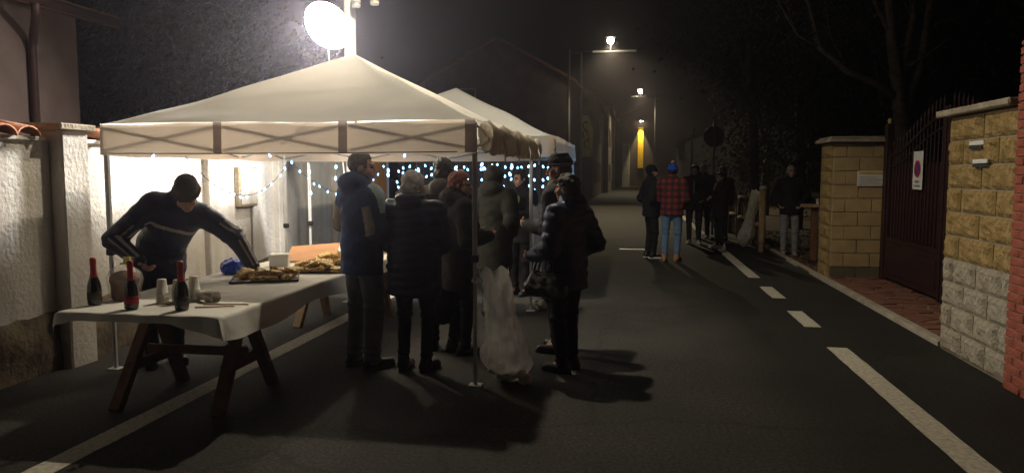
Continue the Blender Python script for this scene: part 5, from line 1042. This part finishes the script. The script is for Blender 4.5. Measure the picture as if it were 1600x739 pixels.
def trash_bag(label, base, top_, rb, rt, seed, m, h=.0, squash=.85, fill=True):
    rs = np.random.default_rng(seed); t = thing('trash_bag', label, 'trash bag', (base[0], base[1], .004), group='clear rubbish bags hung up for the evening')
    N, K = 56, 46; th = np.linspace(0, 2 * math.pi, N); B = np.zeros((N, K, 3)); ph = rs.uniform(0, 6, 8); b0 = np.array(base, float); t0 = np.array(top_, float)
    for j in range(K):
        v = j / (K - 1); c = b0 + (t0 - b0) * v; bul = math.sin(min(v * 3.2, 1) * math.pi / 2)**.7; q_ = min(max((v - .10) / .45, 0), 1); q_ = q_ * q_ * (3 - 2 * q_); r = (rb + (rt - rb) * q_) * bul * (1 + .05 * math.sin(5 * v + ph[0])) + .002
        fold = (.05 + .06 * v) * np.sin(4 * th + ph[1] + 2.5 * v) + .035 * np.sin(9 * th + ph[2] - 5 * v) + .025 * np.sin(15 * th + 9 * v + ph[3]) + .05 * np.sin(3 * th + 17 * v + ph[4]) + .03 * np.sin(5 * th - 37 * v + ph[5]) + .02 * np.sin(2 * th + 55 * v + ph[6])
        fold[-1] = fold[0]; rr = r * (1 + fold); B[:, j, 0] = c[0] - b0[0] + rr * np.cos(th); B[:, j, 1] = c[1] - b0[1] + squash * rr * np.sin(th)
        z = v * t0[2]; B[:, j, 2] = z + .03 * v * np.sin(th + ph[6]) + (.02 * np.sin(6 * th + ph[7]) if j > K - 4 else 0) + (.0 if j else .002)
    B[:, :, 2] = np.maximum(B[:, :, 2], .002); MB().grid(B).build('bag_film', m, t, smooth=True, local=True)
    if fill:
        for q in range(6):
            V, Q = blob('r', None, None, (.06, .055, .045), .012, .010, 50, seed * 10 + q); a = q * 1.1; link('rubbish', npmesh('rubbish', V, Q, [M['paper'], M['cup'], M['signwhite']][q % 3]), t, (.08 * math.cos(a) * rb / .15, .07 * math.sin(a), .012 + .05 * (q // 3)), (rs.uniform(-1, 1), 0, a))
    return t
t = trash_bag('clear rubbish bag hanging from the front tent pole', (-.89, 5.43, 0), (-1.005, 5.38, .86), .205, .118, 3, M['film'])
MB().tube([(-1.12 + .03 * math.cos(a), 5.31 + .03 * math.sin(a), .80 + .01 * math.sin(3 * a)) for a in np.linspace(0, 2 * math.pi, 12)], .016, 6).tube([(-1.10, 5.33, .80), (-1.06, 5.35, .83)], [.018, .03], 6).build('knot', M['film'], t, smooth=True)
trash_bag('clear rubbish bag on the rear tent pole behind the handbag', (-.99, 8.46, 0), (-1.07, 8.42, 1.20), .15, .075, 8, M['film'])
trash_bag('pale rubbish bag tied to the wooden fence', (2.38, 16.45, 0), (2.55, 15.9, 1.22), .20, .10, 12, film('pale_film', (.88, .84, .74), .9), fill=False)
# ------------------------------------------------------------------ string lights
bm_ = MB().lathe([(0, -.026), (.012, -.018), (.0155, -.002), (.012, .013), (.005, .023), (0, .024)], n=8); bulb = bpy.data.meshes.new('bulb'); bulb.from_pydata(bm_.v, [], bm_.f); bulb.materials.append(M['led']); bulb.polygons.foreach_set('use_smooth', [True] * len(bm_.f)); bulb.update()
def garland(label, path, strands=None, every=.16, seed=1, bs=1.):
    rs = random.Random(seed); t = thing('string_lights', label, 'string lights', path[0], group='white led string lights')
    P = [Vector(p) for p in path]; b = MB(); b.tube(P, .004, 5); pts = []
    if strands is None:
        for a, c in zip(P[:-1], P[1:]):
            n = max(1, int((c - a).length / every))
            for i in range(n): pts.append(a + (c - a) * ((i + rs.uniform(.2, .8)) / n) + Vector((rs.uniform(-.02, .02), rs.uniform(-.02, .02), rs.uniform(-.035, .0))))
    else:
        for a, c in zip(P[:-1], P[1:]):
            n = max(1, int((c - a).length / strands[0]))
            for i in range(n):
                s0 = a + (c - a) * ((i + rs.uniform(.2, .8)) / n); L = rs.uniform(strands[1], strands[2]); b.tube([s0, s0 + Vector((rs.uniform(-.01, .01), 0, -L / 2)), s0 + Vector((0, 0, -L))], .0028, 4)
                k_ = max(2, int(L / every))
                for q in range(k_): pts.append(s0 + Vector((rs.uniform(-.015, .015), rs.uniform(-.015, .015), -L * (q + rs.uniform(.4, 1)) / k_)))
    b.build('wire', M['wire'], t)
    for p in pts: link('bulb', bulb, t, p - wloc(t), (rs.uniform(-.5, .5), rs.uniform(-.5, .5), 0)).scale = (bs, bs, bs)
def drape(a, b, sag, n=9): return [(a[0] + (b[0] - a[0]) * s, a[1] + (b[1] - a[1]) * s, a[2] + (b[2] - a[2]) * s - 4 * sag * s * (1 - s)) for s in np.linspace(0, 1, n)]
garland('led string looping along the wall side of the front tent', drape((-4.08, 6.3, 1.74), (-4.08, 8.38, 1.72), .38, 13) + drape((-4.06, 8.42, 1.72), (-4.05, 11.8, 1.74), .42, 15), seed=3, every=.14, bs=.8)
garland('dense curtain of led strands along the back of the second tent', [(-3.9, 11.85, 1.79), (-1.0, 11.85, 1.79)], (.10, .25, .85), .15, 5)
garland('led strands hanging on the road side of the second tent', [(-.95, 11.8, 1.78), (-.95, 9.0, 1.78)], (.15, .2, .66), .13, 6)
garland('led string along the rear eave of the front tent', [(-3.9, 8.34, 1.72), (-1.2, 8.34, 1.72)], (.30, .10, .42), .15, 8)
garland('led string pinned along the front valance of the front tent', [(-4.1, 5.235, 1.74), (-3.2, 5.235, 1.735), (-2.2, 5.235, 1.735), (-1.25, 5.235, 1.74)], every=.55, seed=11, bs=.6)
# ------------------------------------------------------------------ thin night mist
hz = MB().box(-60, 60, -25, 180, -1.3, 14).build('haze', None); hz['kind'] = 'stuff'; hz['label'] = 'thin night mist over the street'
hm_ = bpy.data.materials.new('haze'); hm_.use_nodes = True; hn = hm_.node_tree.nodes; hn.remove(hn['Principled BSDF']); pv_ = hn.new('ShaderNodeVolumePrincipled')
pv_.inputs['Color'].default_value = (.92, .84, .92, 1); pv_.inputs['Density'].default_value = .0017; pv_.inputs['Anisotropy'].default_value = .84
hm_.node_tree.links.new(pv_.outputs[0], hn['Material Output'].inputs['Volume']); hz.data.materials.clear(); hz.data.materials.append(hm_)
